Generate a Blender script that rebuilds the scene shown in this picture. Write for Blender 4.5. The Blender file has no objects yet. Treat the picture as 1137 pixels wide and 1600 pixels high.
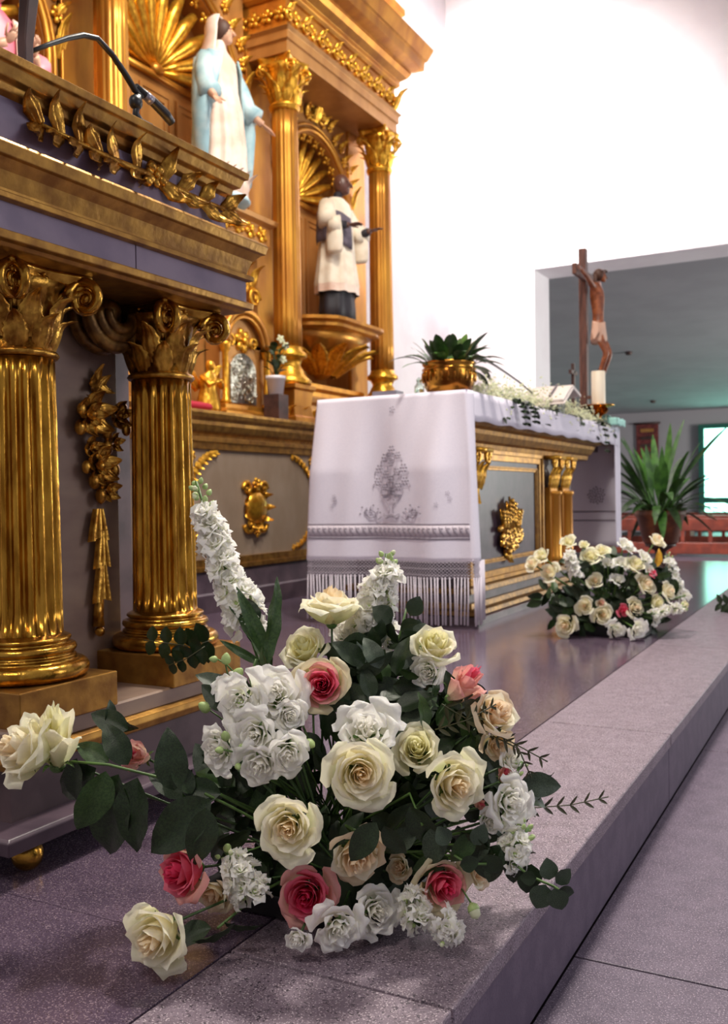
import bpy, math, random
from mathutils import Vector, Matrix, Quaternion
import numpy as np
PI = math.pi
random.seed(7)
SC = bpy.context.scene
COL = SC.collection

# ------------------------------------------------------------------ camera
FPX = 1470.0; CX, CY = 568.5, 800.0; W_, H_ = 1137, 1600
def _v(x, y):
    v = Vector(((x-CX)/FPX, -(y-CY)/FPX, -1.0)); return v.normalized()
_Y = _v(1350, 765); _X = -_v(-2200, 820); _X = (_X - _Y*_X.dot(_Y)).normalized(); _Z = _X.cross(_Y)
CAMR = Matrix((_X, _Y, _Z))            # camera space -> world
CAMP = Vector((0, 0, .56))
def px(x, y, d):                       # point at optical depth d
    return CAMP + CAMR @ (Vector(((x-CX)/FPX, -(y-CY)/FPX, -1.0))*d)
def at(x, y, ax, val):
    d = CAMR @ Vector(((x-CX)/FPX, -(y-CY)/FPX, -1.0)); i = 'xyz'.index(ax)
    return CAMP + d*((val-CAMP[i])/d[i])
cam = bpy.data.cameras.new('camera'); camo = bpy.data.objects.new('camera', cam); COL.objects.link(camo)
cam.sensor_fit = 'VERTICAL'; cam.sensor_height = 36.0; cam.lens = FPX/1600*36
camo.matrix_world = Matrix.Translation(CAMP) @ CAMR.to_4x4()
cam.clip_start = .02; cam.clip_end = 200
cam.dof.use_dof = True; cam.dof.focus_distance = 1.22; cam.dof.aperture_fstop = 9.0
SC.camera = camo

# ------------------------------------------------------------------ light
SC.view_settings.view_transform = 'Standard'; SC.view_settings.look = 'None'
SC.view_settings.gamma = 1.0; SC.view_settings.use_curve_mapping = False
SC.view_settings.exposure = 0.0
w = bpy.data.worlds.new('world'); SC.world = w; w.use_nodes = True
w.node_tree.nodes['Background'].inputs[0].default_value = (.86, .81, .86, 1)
w.node_tree.nodes['Background'].inputs[1].default_value = .34
def area(name, loc, target, sx, sy, power, col, spread=180):
    l = bpy.data.lights.new(name, 'AREA'); l.shape = 'RECTANGLE'; l.size = sx; l.size_y = sy
    l.energy = power; l.color = col; l.spread = math.radians(spread)
    o = bpy.data.objects.new(name, l); COL.objects.link(o); o.location = loc
    o.rotation_euler = (Vector(target)-Vector(loc)).to_track_quat('-Z', 'Y').to_euler(); return o
area('ceiling_or_fill_lamp', (-.80, 2.7, 3.7), (-.8, 1.6, 0), .35, .35, 138, (1, .93, .82))
area('ceiling_or_fill_lamp', (-2.75, 5.0, 4.9), (-3.0, 8.2, 2.7), .6, .6, 150, (1, .95, .93), 80)
area('ceiling_or_fill_lamp', (-1.3, 3.6, 4.6), (-3.2, 4.6, 2.0), .7, .7, 105, (1, .92, .80))
area('ceiling_or_fill_lamp', (-.55, -1.0, 3.4), (-.8, 1.3, .3), .6, .6, 42, (1, .92, .80))  # frontal fill added for the blooms and ambo, kept off the riser
area('nave_window', (4.6, 3.2, 2.6), (-1, 3.0, .6), 2.6, 2.2, 78, (.92, .92, 1))
area('side_room_fill', (3.8, 12.5, 1.2), (-2, 12.5, 2.0), 3.0, 1.6, 420, (.97, 1, .93))  # unseen fill light added to brighten the side room and its ceiling

# ------------------------------------------------------------------ materials
def lin(h):
    h = h.lstrip('#'); c = [int(h[i:i+2], 16)/255 for i in (0, 2, 4)]
    return tuple(((x+.055)/1.055)**2.4 if x > .04045 else x/12.92 for x in c)+(1,)
MATS = {}
def mat(name, col, rough=.6, metal=0, col2=None, scale=20, detail=3, bump=0, bscale=60, lo=.4, hi=.6, sss=0, trans=0, emit=None, estr=1,
        spec=None, stretch=(1, 1, 1), speck=None, speck_scale=300, speck_t=.62, coat=0):
    m = bpy.data.materials.new(name); m.use_nodes = True; nt = m.node_tree; N = nt.nodes; L = nt.links
    b = N['Principled BSDF']; c = lin(col); b.inputs['Base Color'].default_value = c
    b.inputs['Roughness'].default_value = rough; b.inputs['Metallic'].default_value = metal
    if spec is not None: b.inputs['Specular IOR Level'].default_value = spec
    if coat: b.inputs['Coat Weight'].default_value = coat
    if trans: b.inputs['Transmission Weight'].default_value = trans
    if sss:
        b.inputs['Subsurface Weight'].default_value = sss; b.inputs['Subsurface Radius'].default_value = (.01, .008, .006); b.inputs['Subsurface Scale'].default_value = .6
    tc = N.new('ShaderNodeTexCoord'); mp = N.new('ShaderNodeMapping'); L.new(tc.outputs['Object'], mp.inputs[0]); mp.inputs['Scale'].default_value = stretch
    out = None
    if col2:
        n = N.new('ShaderNodeTexNoise'); n.inputs['Scale'].default_value = scale; n.inputs['Detail'].default_value = detail
        L.new(mp.outputs[0], n.inputs[0]); r = N.new('ShaderNodeValToRGB'); L.new(n.outputs[0], r.inputs[0])
        r.color_ramp.elements[0].position = lo; r.color_ramp.elements[1].position = hi
        r.color_ramp.elements[0].color = c; r.color_ramp.elements[1].color = lin(col2); out = r.outputs[0]
        L.new(out, b.inputs['Base Color'])
    if speck:
        for k, (sc_, sccol) in enumerate(speck):
            n = N.new('ShaderNodeTexNoise'); n.inputs['Scale'].default_value = sc_; n.inputs['Detail'].default_value = 1
            off = N.new('ShaderNodeMapping'); off.inputs['Location'].default_value = (k*3.1, k*1.7, 0); L.new(tc.outputs['Object'], off.inputs[0]); L.new(off.outputs[0], n.inputs[0])
            r = N.new('ShaderNodeValToRGB'); L.new(n.outputs[0], r.inputs[0]); r.color_ramp.elements[0].position = speck_t-.03; r.color_ramp.elements[1].position = speck_t+.03
            mx = N.new('ShaderNodeMix'); mx.data_type = 'RGBA'; L.new(r.outputs[0], mx.inputs[0])
            if out: L.new(out, mx.inputs[6])
            else: mx.inputs[6].default_value = c
            mx.inputs[7].default_value = lin(sccol); out = mx.outputs[2]; L.new(out, b.inputs['Base Color'])
    if bump:
        n = N.new('ShaderNodeTexNoise'); n.inputs['Scale'].default_value = bscale; n.inputs['Detail'].default_value = 4; L.new(mp.outputs[0], n.inputs[0])
        bp = N.new('ShaderNodeBump'); bp.inputs['Strength'].default_value = bump; bp.inputs['Distance'].default_value = .004
        L.new(n.outputs[0], bp.inputs['Height']); L.new(bp.outputs[0], b.inputs['Normal'])
    if emit:
        b.inputs['Emission Color'].default_value = lin(emit); b.inputs['Emission Strength'].default_value = estr
    MATS[name] = m; return m
mat('gold', '#d2a246', .24, .97, '#9c6c26', 45, 3, .25, 90, .35, .65)
mat('gold_fluted', '#cf9a3c', .24, .97, '#96641f', 60, 3, .25, 120, .35, .65, stretch=(1, 1, .25))
mat('gold_carved', '#d6a246', .3, .92, '#86581f', 40, 4, .35, 120, .35, .62)
mat('gold_frame', '#b98a42', .36, .8, '#8c6230', 25, 4, .2, 60, .35, .65)
mat('gilded_wood', '#cf9236', .36, .7, '#a96c28', 8, 4, .2, 40, .35, .65, stretch=(1, 1, .3))
mat('gilded_panel', '#c48f50', .45, .45, '#a8733a', 6, 4, .15, 40, .35, .65, stretch=(1, 1, .3))
mat('gilded_bright', '#f0b840', .3, .8, '#c98a28', 40, 3, .3, 90, .35, .65)
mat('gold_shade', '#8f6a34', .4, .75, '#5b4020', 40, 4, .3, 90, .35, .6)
mat('marble_brown', '#7c655c', .36, 0, '#96806f', 9, 6, .05, 60, .38, .66, stretch=(1, .5, 1.6))
mat('marble_violet', '#41353f', .33, 0, '#5b4b55', 9, 6, .05, 60, .38, .66)
mat('marble_lilac', '#75667c', .33, 0, '#8a7a8c', 9, 6, .05, 60, .38, .66)
mat('marble_taupe', '#8c7967', .4, 0, '#9d8b7b', 7, 6, .05, 60, .35, .68, stretch=(1, 1, .6))
mat('marble_dark', '#4a3a3e', .4, 0, '#5f4c50', 12, 5, .05, 60)
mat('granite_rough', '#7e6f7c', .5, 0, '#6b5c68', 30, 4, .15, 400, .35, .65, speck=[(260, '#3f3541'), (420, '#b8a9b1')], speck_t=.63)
mat('granite_polished', '#58495a', .17, 0, '#4c3f50', 14, 5, 0, 60, .35, .65, speck=[(300, '#41343f'), (460, '#85747f')], speck_t=.62)
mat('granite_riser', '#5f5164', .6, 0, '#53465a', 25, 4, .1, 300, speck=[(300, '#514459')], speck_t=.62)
mat('granite_floor', '#665a6b', .5, 0, '#574c5d', 20, 4, .12, 300, .35, .65, speck=[(260, '#463b4b'), (400, '#a497a3')], speck_t=.63)
mat('joint', '#3b3138', .9)
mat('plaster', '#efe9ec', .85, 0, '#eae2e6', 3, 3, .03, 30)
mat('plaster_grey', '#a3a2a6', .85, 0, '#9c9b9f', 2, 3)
mat('plaster_soffit', '#b5abb3', .85)
mat('linen', '#e7e1ee', .8, 0, '#dfd9e8', 300, 2, .06, 900, sss=0)
mat('linen_thread', '#9a929f', .8); mat('linen_lace', '#c9bfca', .8)
mat('fringe', '#d9d0dc', .75)
def petal_mat(name, base, tip, mid=.5, rough=.5):
    m = bpy.data.materials.new(name); m.use_nodes = True; nt = m.node_tree; N = nt.nodes; L = nt.links; b = N['Principled BSDF']
    a = N.new('ShaderNodeAttribute'); a.attribute_name = 'v'; r = N.new('ShaderNodeValToRGB'); L.new(a.outputs['Fac'], r.inputs[0])
    r.color_ramp.elements[0].color = lin(base); r.color_ramp.elements[0].position = mid-.35; r.color_ramp.elements[1].color = lin(tip); r.color_ramp.elements[1].position = min(1, mid+.4)
    L.new(r.outputs[0], b.inputs['Base Color']); b.inputs['Roughness'].default_value = rough
    b.inputs['Subsurface Weight'].default_value = .25; b.inputs['Subsurface Radius'].default_value = (.006, .005, .003); b.inputs['Subsurface Scale'].default_value = .5
    n = N.new('ShaderNodeTexNoise'); n.inputs['Scale'].default_value = 9; bp = N.new('ShaderNodeBump'); bp.inputs['Strength'].default_value = .12; bp.inputs['Distance'].default_value = .02
    tc = N.new('ShaderNodeTexCoord'); L.new(tc.outputs['Object'], n.inputs[0]); L.new(n.outputs[0], bp.inputs['Height']); L.new(bp.outputs[0], b.inputs['Normal'])
    tr = N.new('ShaderNodeBsdfTranslucent'); L.new(r.outputs[0], tr.inputs[0]); ms_ = N.new('ShaderNodeMixShader'); ms_.inputs[0].default_value = .42; L.new(b.outputs[0], ms_.inputs[1]); L.new(tr.outputs[0], ms_.inputs[2]); L.new(ms_.outputs[0], N['Material Output'].inputs[0])
    MATS[name] = m
petal_mat('petal_heart', '#fbe6b4', '#fdeccb'); petal_mat('petal_cream', '#f8efc4', '#fdf7e2'); petal_mat('petal_outer', '#d6dc9c', '#fbf7de', .35)
petal_mat('petal_peach', '#fad9ac', '#fbe9cf'); petal_mat('petal_peach_outer', '#d8c48c', '#f2ddc0', .4)
petal_mat('petal_pink', '#ec4f74', '#f27a94', .5); petal_mat('petal_rose_red', '#d83060', '#e84a74', .5)
petal_mat('petal_blush', '#f3d8bc', '#f0a6a6', .6); petal_mat('petal_green_cream', '#aebc74', '#eee2c0', .4)
petal_mat('petal_white', '#eef0d4', '#fefcf8', .2); petal_mat('petal_white_inner', '#eaecc4', '#fdfbf4', .25)
petal_mat('petal_yellow', '#f2ecae', '#f9f5ce')
mat('leaf_dark', '#182812', .36, 0, '#26391c', 30, 3, .2, 60)
mat('leaf_mid', '#2b4520', .42, 0, '#3b5629', 30, 3, .2, 60)
mat('leaf_grey', '#2c3b2b', .5, 0, '#3f4e3c', 30, 3, .2, 60)
mat('leaf_light', '#7f9f58', .45, 0, '#9db878', 30, 3)
mat('leaf_olive', '#4c4a2c', .5, 0, '#3a3c26', 30, 3)
mat('leaf_palm', '#2f5420', .4, 0, '#47722c', 20, 3)
mat('bud', '#8fae62', .45, 0, '#b8c88c', 30, 3)
mat('stem', '#5a7a3c', .5, 0, '#46622f', 30, 3)
mat('foam', '#1d2a18', .9); mat('tray', '#17161a', .5)
mat('wood_cross', '#4a2c26', .5, 0, '#6a4236', 20, 4, .2, 60, stretch=(3, 3, .4))
mat('wood_bench', '#8a3a26', .45, 0, '#6f2c1e', 8, 4, .1, 40)
mat('wood_dark', '#3a2422', .5, 0, '#4c302c', 20, 4)
mat('flesh_wood', '#9a5732', .45, 0, '#713a22', 25, 3); mat('loincloth', '#c9a08a', .6)
mat('skin', '#d2a284', .5); mat('skin_dark', '#5e3a2e', .4); mat('hair_brown', '#4e2f20', .6)
mat('robe_cream', '#ecd6c6', .55, 0, '#dcbba8', 8, 3); mat('robe_blue', '#8fb2bc', .5, 0, '#b4cccf', 8, 3); mat('robe_pink', '#c5506a', .5, 0, '#d98a96', 8, 3)
mat('surplice', '#efe3cf', .6, 0, '#e0cfb8', 10, 3); mat('cassock', '#1f1a22', .6); mat('cape_grey', '#6f6470', .6, 0, '#584e5a', 12, 3)
mat('black_plastic', '#17161a', .4); mat('black_iron', '#1c1a1c', .4, .5)
mat('brass', '#c58e3a', .2, 1, '#8a5420', 12, 3, .15, 30); mat('terracotta', '#7d4426', .5, 0, '#5f3420', 14, 3)
mat('pot_white', '#ece6ec', .35); mat('soil', '#2b1e16', .95); mat('wax', '#efe2cd', .5, sss=.2)
mat('paper', '#ddd2cd', .7); mat('ink', '#6a5f66', .8); mat('red_velvet', '#b01c34', .7); mat('silver', '#c9c4ba', .3, 1, '#8f8877', 60, 3, .5, 100)
mat('steel_box', '#8d8a98', .35, .6); mat('teal_frame', '#1d5c50', .5); mat('teal_cloth', '#a8ded4', .7)
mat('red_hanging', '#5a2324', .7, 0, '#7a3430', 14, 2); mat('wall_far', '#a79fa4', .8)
mat('glass', '#d6ecdf', .05, 0, trans=.9)
mat('daylight', '#b8fff0', .5, emit='#a8ffe4', estr=4.5)

# ------------------------------------------------------------------ mesh builder
def tag(o, label=None, cat=None, group=None, kind=None):
    if label: o['label'] = label
    if cat: o['category'] = cat
    if group: o['group'] = group
    if kind: o['kind'] = kind
    return o
def empty(name, loc, label=None, cat=None, group=None, kind=None, parent=None):
    o = bpy.data.objects.new(name, None); COL.objects.link(o); o.location = loc; o.empty_display_size = .05
    if parent: o.parent = parent
    return tag(o, label, cat, group, kind)
def root_loc(o):
    v = Vector((0, 0, 0))
    while o: v += o.location; o = o.parent
    return v
class MB:
    def __init__(s): s.v = []; s.f = []; s.m = []; s.a = []; s.cm = 0; s.slots = []
    def use(s, name):
        if name not in s.slots: s.slots.append(name)
        s.cm = s.slots.index(name); return s
    def add(s, vs, fs, av=None):
        n = len(s.v); s.v += [tuple(p) for p in vs]; s.f += [tuple(i+n for i in f) for f in fs]; s.m += [s.cm]*len(fs)
        s.a += list(av) if av else [0.0]*len(vs); return s
    def box(s, x0, x1, y0, y1, z0, z1):
        s.add([(x0,y0,z0),(x1,y0,z0),(x1,y1,z0),(x0,y1,z0),(x0,y0,z1),(x1,y0,z1),(x1,y1,z1),(x0,y1,z1)],
              [(0,3,2,1),(4,5,6,7),(0,1,5,4),(1,2,6,5),(2,3,7,6),(3,0,4,7)]); return s
    def rings(s, rings, cap=True, close=True):
        n = len(rings[0]); vs = [p for r in rings for p in r]; fs = []
        for i in range(len(rings)-1):
            for j in range(n if close else n-1):
                k = (j+1) % n; fs.append((i*n+j, i*n+k, (i+1)*n+k, (i+1)*n+j))
        if cap:
            fs.append(tuple(reversed(range(n)))); fs.append(tuple((len(rings)-1)*n+j for j in range(n)))
        s.add(vs, fs); return s
    def loft(s, x0, x1, y0, y1, prof):          # mitred moulding round a rectangle: prof = [(offset, z)]
        s.rings([[(x0-o,y0-o,z),(x1+o,y0-o,z),(x1+o,y1+o,z),(x0-o,y1+o,z)] for o, z in prof]); return s
    def lathe(s, c, prof, n=32, flutes=0, fd=.0, sq=1.0):
        rs = []
        for r, z in prof:
            ring = []
            for j in range(n):
                a = 2*PI*j/n; rr = r
                if flutes: rr = r - fd*max(0, math.cos(flutes*a))**.6 if math.cos(flutes*a) > 0 else r
                ring.append((c[0]+rr*math.cos(a), c[1]+rr*math.sin(a)*sq, c[2]+z))
            rs.append(ring)
        s.rings(rs); return s
    def tube(s, pts, r, n=8, closed=False):
        pts = [Vector(p) for p in pts]; m = len(pts)
        rr = r if isinstance(r, (list, tuple)) else [r]*m
        t0 = (pts[1]-pts[0]).normalized(); up = Vector((0,0,1)) if abs(t0.z) < .9 else Vector((1,0,0))
        nrm = (up - t0*up.dot(t0)).normalized(); rs = []
        for i, p in enumerate(pts):
            a = pts[max(0,i-1)]; b = pts[min(m-1,i+1)]; t = (b-a)
            t = t.normalized() if t.length > 1e-9 else t0
            nrm = nrm - t*nrm.dot(t)
            nrm = nrm.normalized() if nrm.length > 1e-6 else t.orthogonal().normalized()
            bn = t.cross(nrm)
            rs.append([p + (nrm*math.cos(2*PI*j/n)+bn*math.sin(2*PI*j/n))*rr[i] for j in range(n)])
        s.rings(rs); return s
    def ell(s, c, rx, ry=None, rz=None, n=12, m=8, R=None):
        ry = rx if ry is None else ry; rz = rx if rz is None else rz; c = Vector(c); rs = []
        for i in range(m+1):
            th = PI*(i+.02)/(m+.04); ring = []
            for j in range(n):
                a = 2*PI*j/n; p = Vector((rx*math.sin(th)*math.cos(a), ry*math.sin(th)*math.sin(a), -rz*math.cos(th)))
                if R: p = R @ p
                ring.append(c+p)
            rs.append(ring)
        s.rings(rs); return s
    def grid(s, fn, nu, nv, attr=False, u0=-1):
        vs = []; av = []
        for i in range(nv+1):
            for j in range(nu+1):
                v = i/nv; u = u0+(1-u0)*j/nu; vs.append(fn(u, v)); av.append(v)
        fs = [(i*(nu+1)+j, i*(nu+1)+j+1, (i+1)*(nu+1)+j+1, (i+1)*(nu+1)+j) for i in range(nv) for j in range(nu)]
        s.add(vs, fs, av if attr else None); return s
    def acanthus(s, base, up, out, L, W, curl=.35, bulge=.25, lobes=4, nu=8, nv=12):
        base, up, out = Vector(base), Vector(up).normalized(), Vector(out).normalized(); side = up.cross(out)
        def fn(u, v):
            w_ = W*math.sin(PI*(.2+.76*v))*(1-.22*abs(math.sin(lobes*PI*v)))+.0001
            o = bulge*L*math.sin(v*PI*.6)+curl*L*max(0, v-.6)**1.5*3
            h = L*v - L*.28*max(0, v-.75)**1.2*4*curl
            o += .12*W*math.cos(u*3*PI) - .25*W*u*u
            return base + up*h + side*(u*w_) + out*o
        s.grid(fn, nu, nv); return s
    def volute(s, c, a, b, r, turns=1.6, th=.012, out=None, n=26):
        c, a, b = Vector(c), Vector(a), Vector(b); nn = a.cross(b).normalized(); pts = []; rr = []
        for i in range(n):
            t = i/(n-1); ang = turns*2*PI*t; q = r*(1-.82*t)
            pts.append(c + a*(q*math.cos(ang)) + b*(q*math.sin(ang)) + nn*(.25*r*t)); rr.append(th*(1-.55*t))
        s.tube(pts, rr, 6); s.ell(c+nn*.2*r, th*.9, n=8, m=5); return s
    def rosette(s, c, out, r, n=6):
        c, out = Vector(c), Vector(out).normalized(); a = out.orthogonal().normalized(); b = out.cross(a)
        for k in range(n):
            d = a*math.cos(2*PI*k/n)+b*math.sin(2*PI*k/n); t = out.cross(d)
            R = Matrix((d, t, out)).transposed()
            s.ell(c+d*r*.6, r*.46, r*.36, r*.28, 8, 5, R)
        s.ell(c+out*r*.2, r*.28, n=8, m=5); return s
    def build(s, name, m, parent=None, local=False, smooth=True, bevel=0, thick=0, label=None, cat=None, group=None, kind=None, base=None):
        me = bpy.data.meshes.new(name)
        off = Vector((0,0,0))
        if parent and not local: off = root_loc(parent)
        vs = np.array([tuple(p) for p in s.v], dtype=float)
        if not parent and not local and base != 'zero' and len(vs):
            lo, hi = vs.min(0), vs.max(0); off = Vector(((lo[0]+hi[0])/2, (lo[1]+hi[1])/2, lo[2]))
        vs = vs - np.array(off)
        me.from_pydata(vs.tolist(), [], s.f)
        for mm in (s.slots if s.slots else [m]): me.materials.append(MATS[mm])
        me.polygons.foreach_set('material_index', s.m)
        me.polygons.foreach_set('use_smooth', [smooth]*len(s.f))
        if any(s.a):
            at_ = me.attributes.new('v', 'FLOAT', 'POINT'); at_.data.foreach_set('value', s.a)
        me.update()
        o = bpy.data.objects.new(name, me); COL.objects.link(o)
        if parent: o.parent = parent
        elif not local: o.location = off
        if bevel:
            bm_ = o.modifiers.new('bevel', 'BEVEL'); bm_.width = bevel; bm_.segments = 2; bm_.limit_method = 'ANGLE'; bm_.angle_limit = math.radians(40)
        if thick:
            t = o.modifiers.new('solid', 'SOLIDIFY'); t.thickness = thick; t.offset = 0
        if smooth and bevel == 0 and thick == 0 and smooth != 'all':
            pass
        return tag(o, label, cat, group, kind)
def share(name, me, parent, loc=(0,0,0), rot=None, sc=1.0):
    o = bpy.data.objects.new(name, me); COL.objects.link(o); o.parent = parent; o.location = loc
    if rot is not None: o.rotation_mode = 'QUATERNION'; o.rotation_quaternion = rot
    o.scale = (sc, sc, sc) if isinstance(sc, (int, float)) else sc
    return o
def mesh_of(mb, name, m):
    o = mb.build(name, m, None, local=True); me = o.data; bpy.data.objects.remove(o); return me
def bez(p0, p1, p2, n=8):
    p0, p1, p2 = Vector(p0), Vector(p1), Vector(p2)
    return [p0*(1-t)**2+p1*2*t*(1-t)+p2*t*t for t in [i/n for i in range(n+1)]]
XP, YP, ZP = Vector((1,0,0)), Vector((0,1,0)), Vector((0,0,1))

# ================================================================== SETTING
S = dict(kind='structure')
# lower floor
fl = empty('floor', (0,0,-.16), kind='structure')
MB().box(-4.0, 4, -1.5, 18.2, -.30, -.172).build('floor_bed', 'joint', fl, smooth=False)
ys = [-1.2, .12, 1.433, 2.75, 4.07, 5.39, 6.71, 8.03]; xs = [-.405, .8, 2.0, 3.2]
for i in range(len(ys)-1):
    for j in range(len(xs)-1):
        MB().box(xs[j]+.0015, xs[j+1]-.0015, ys[i]+.002, ys[i+1]-.002, -.172, -.16).build('floor_slab', 'granite_floor', fl, smooth=False, bevel=.0012)
MB().box(-3.4, 4, 8.035, 18.0, -.172, -.16).build('floor_slab', 'granite_floor', fl, smooth=False)
# platform with slabs, edge band and riser
pf = empty('platform', (-1.9, 3.5, -.16), kind='structure')
MB().box(-3.42, -.425, -1.0, 8.03, -.159, -.032).build('platform_core', 'joint', pf, smooth=False)
yb = [-1.0, -.37, .94, 2.25, 3.56, 4.87, 6.18, 7.2, 8.05]
for i in range(len(yb)-1):
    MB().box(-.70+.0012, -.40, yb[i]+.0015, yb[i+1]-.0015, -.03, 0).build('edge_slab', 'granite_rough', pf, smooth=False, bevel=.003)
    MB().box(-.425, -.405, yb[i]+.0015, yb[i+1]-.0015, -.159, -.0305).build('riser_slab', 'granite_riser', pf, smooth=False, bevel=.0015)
    for xa, xb in ((-1.52,-.70),(-2.34,-1.52),(-3.16,-2.34),(-3.42,-3.16)):
        MB().box(xa+.0005, xb-.0005, yb[i]+.0006, yb[i+1]-.0006, -.03, 0).build('paving_slab', 'granite_polished', pf, smooth=False)
# walls
MB().box(-3.62, -3.42, -1.5, 8.2, -.16, 6.5).build('wall_left', 'plaster', smooth=False, **S)
we = empty('wall_end', (-1, 8.4, -.16), kind='structure')
MB().box(-3.62, -2.6, 8.2, 8.65, -.16, 6.5).build('wall_pier', 'plaster', we, smooth=False)
MB().box(-2.6, 3.2, 8.2, 8.65, 2.58, 6.5).build('wall_header', 'plaster', we, smooth=False)
MB().box(3.2, 4.2, 8.2, 8.65, -.16, 6.5).build('wall_pier', 'plaster', we, smooth=False)
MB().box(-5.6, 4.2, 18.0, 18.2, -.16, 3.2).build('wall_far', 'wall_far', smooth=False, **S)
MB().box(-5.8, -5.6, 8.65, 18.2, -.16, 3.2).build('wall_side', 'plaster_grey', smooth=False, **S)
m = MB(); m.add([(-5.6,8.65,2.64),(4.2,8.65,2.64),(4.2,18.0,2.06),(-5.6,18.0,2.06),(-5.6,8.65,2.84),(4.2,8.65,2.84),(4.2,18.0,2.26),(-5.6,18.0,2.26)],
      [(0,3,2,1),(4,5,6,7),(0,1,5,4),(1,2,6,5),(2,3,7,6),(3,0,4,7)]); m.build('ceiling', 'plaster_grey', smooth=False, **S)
# ceiling sensors in the side room
for k, (sx, sy) in enumerate(((982,550),(1020,626))):
    d = (CAMR @ Vector(((sx-CX)/FPX, -(sy-CY)/FPX, -1.0))); t = 1
    # ceiling plane z = 2.64 - .58*(y-8.65)/9.35
    k1 = .58/9.35; t = (2.64+8.65*k1-CAMP.z)/(d.z+k1*d.y); p = CAMP+d*t
    MB().lathe((p.x,p.y,p.z-.04), [(.03,0),(.045,.01),(.045,.05)], 12).build('ceiling_sensor', 'wood_dark', label=('small dark round sensor on the grey ceiling, beside the crucifix' if k == 0 else 'small round sensor low on the grey ceiling, above the palm'), cat='sensor')
# window with teal frame
wn = empty('window_1', (-1.4, 17.95, .1), kind='structure')
wx0, wx1 = -2.57, -.9
def fr(n_, a): MB().box(*a).build(n_, 'teal_frame', wn, smooth=False)
fr('window_frame', (wx0-.07, wx0+.02, 17.86, 18.0, -.15, 1.78)); fr('window_frame', (wx1, wx1+.07, 17.86, 18.0, -.15, 1.78))
fr('window_frame', (wx0+.02, wx1, 17.86, 18.0, 1.70, 1.78)); fr('crossbar', (wx0+.02, wx1, 17.86, 18.0, .36, .46)); fr('window_frame', (wx0+.02, wx1, 17.86, 18.0, -.15, -.08))
MB().box(wx0+.02, wx1, 17.94, 17.98, .46, 1.70).build('pane', 'daylight', wn, smooth=False)
MB().box(wx0+.02, wx1, 17.94, 17.98, -.08, .36).build('pane', 'daylight', wn, smooth=False)
# wall hanging far
p = at(1010, 690, 'y', 17.9)
h = empty('wall_hanging', (p.x, 17.97, p.z-.35), 'dark red wall hanging beside the palm on the far wall', 'hanging')
MB().box(p.x-.2, p.x+.2, 17.95, 17.97, p.z-.33, p.z+.33).build('cloth', 'red_hanging', h, smooth=False)
for k in range(4): MB().box(p.x-.12, p.x+.12, 17.935, 17.95, p.z-.24+k*.14, p.z-.18+k*.14).build('stripe', 'gilded_panel' if k == 3 else 'wood_dark', h, smooth=False)
MB().tube([(p.x-.24,17.94,p.z+.34),(p.x+.24,17.94,p.z+.34)], .02).build('rod', 'wood_dark', h)
# benches in the side room
def bench(y, x0, x1, label):
    b = empty('bench', ((x0+x1)/2, y, -.16), label, 'bench', 'low red-brown benches in the side room')
    MB().box(x0, x1, y-.02, y+.02, .13, .27).build('top_rail', 'wood_bench', b, smooth=False, bevel=.008)
    MB().box(x0, x1, y-.02, y+.02, -.13, .0).build('bottom_rail', 'wood_bench', b, smooth=False, bevel=.008)
    n = int((x1-x0)/.28)
    for k in range(n+1):
        xx = x0+.03+(x1-x0-.06)*k/n
        MB().box(xx-.02, xx+.02, y-.015, y+.015, .0, .13).build('baluster', 'wood_bench', b, smooth=False)
    for xx in (x0+.05, (x0+x1)/2, x1-.05):
        MB().box(xx-.03, xx+.03, y-.03, y+.3, -.16, .14).build('leg', 'wood_bench', b, smooth=False)
    MB().box(x0, x1, y+.0, y+.34, .27, .30).build('seat', 'wood_bench', b, smooth=False, bevel=.006)
bench(11.0, -3.3, -.6, 'nearest red-brown wooden bench with open slatted front, beyond the palm')
bench(12.6, -3.6, -.4, 'second red-brown wooden bench, seen through the slats of the nearest one')

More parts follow.
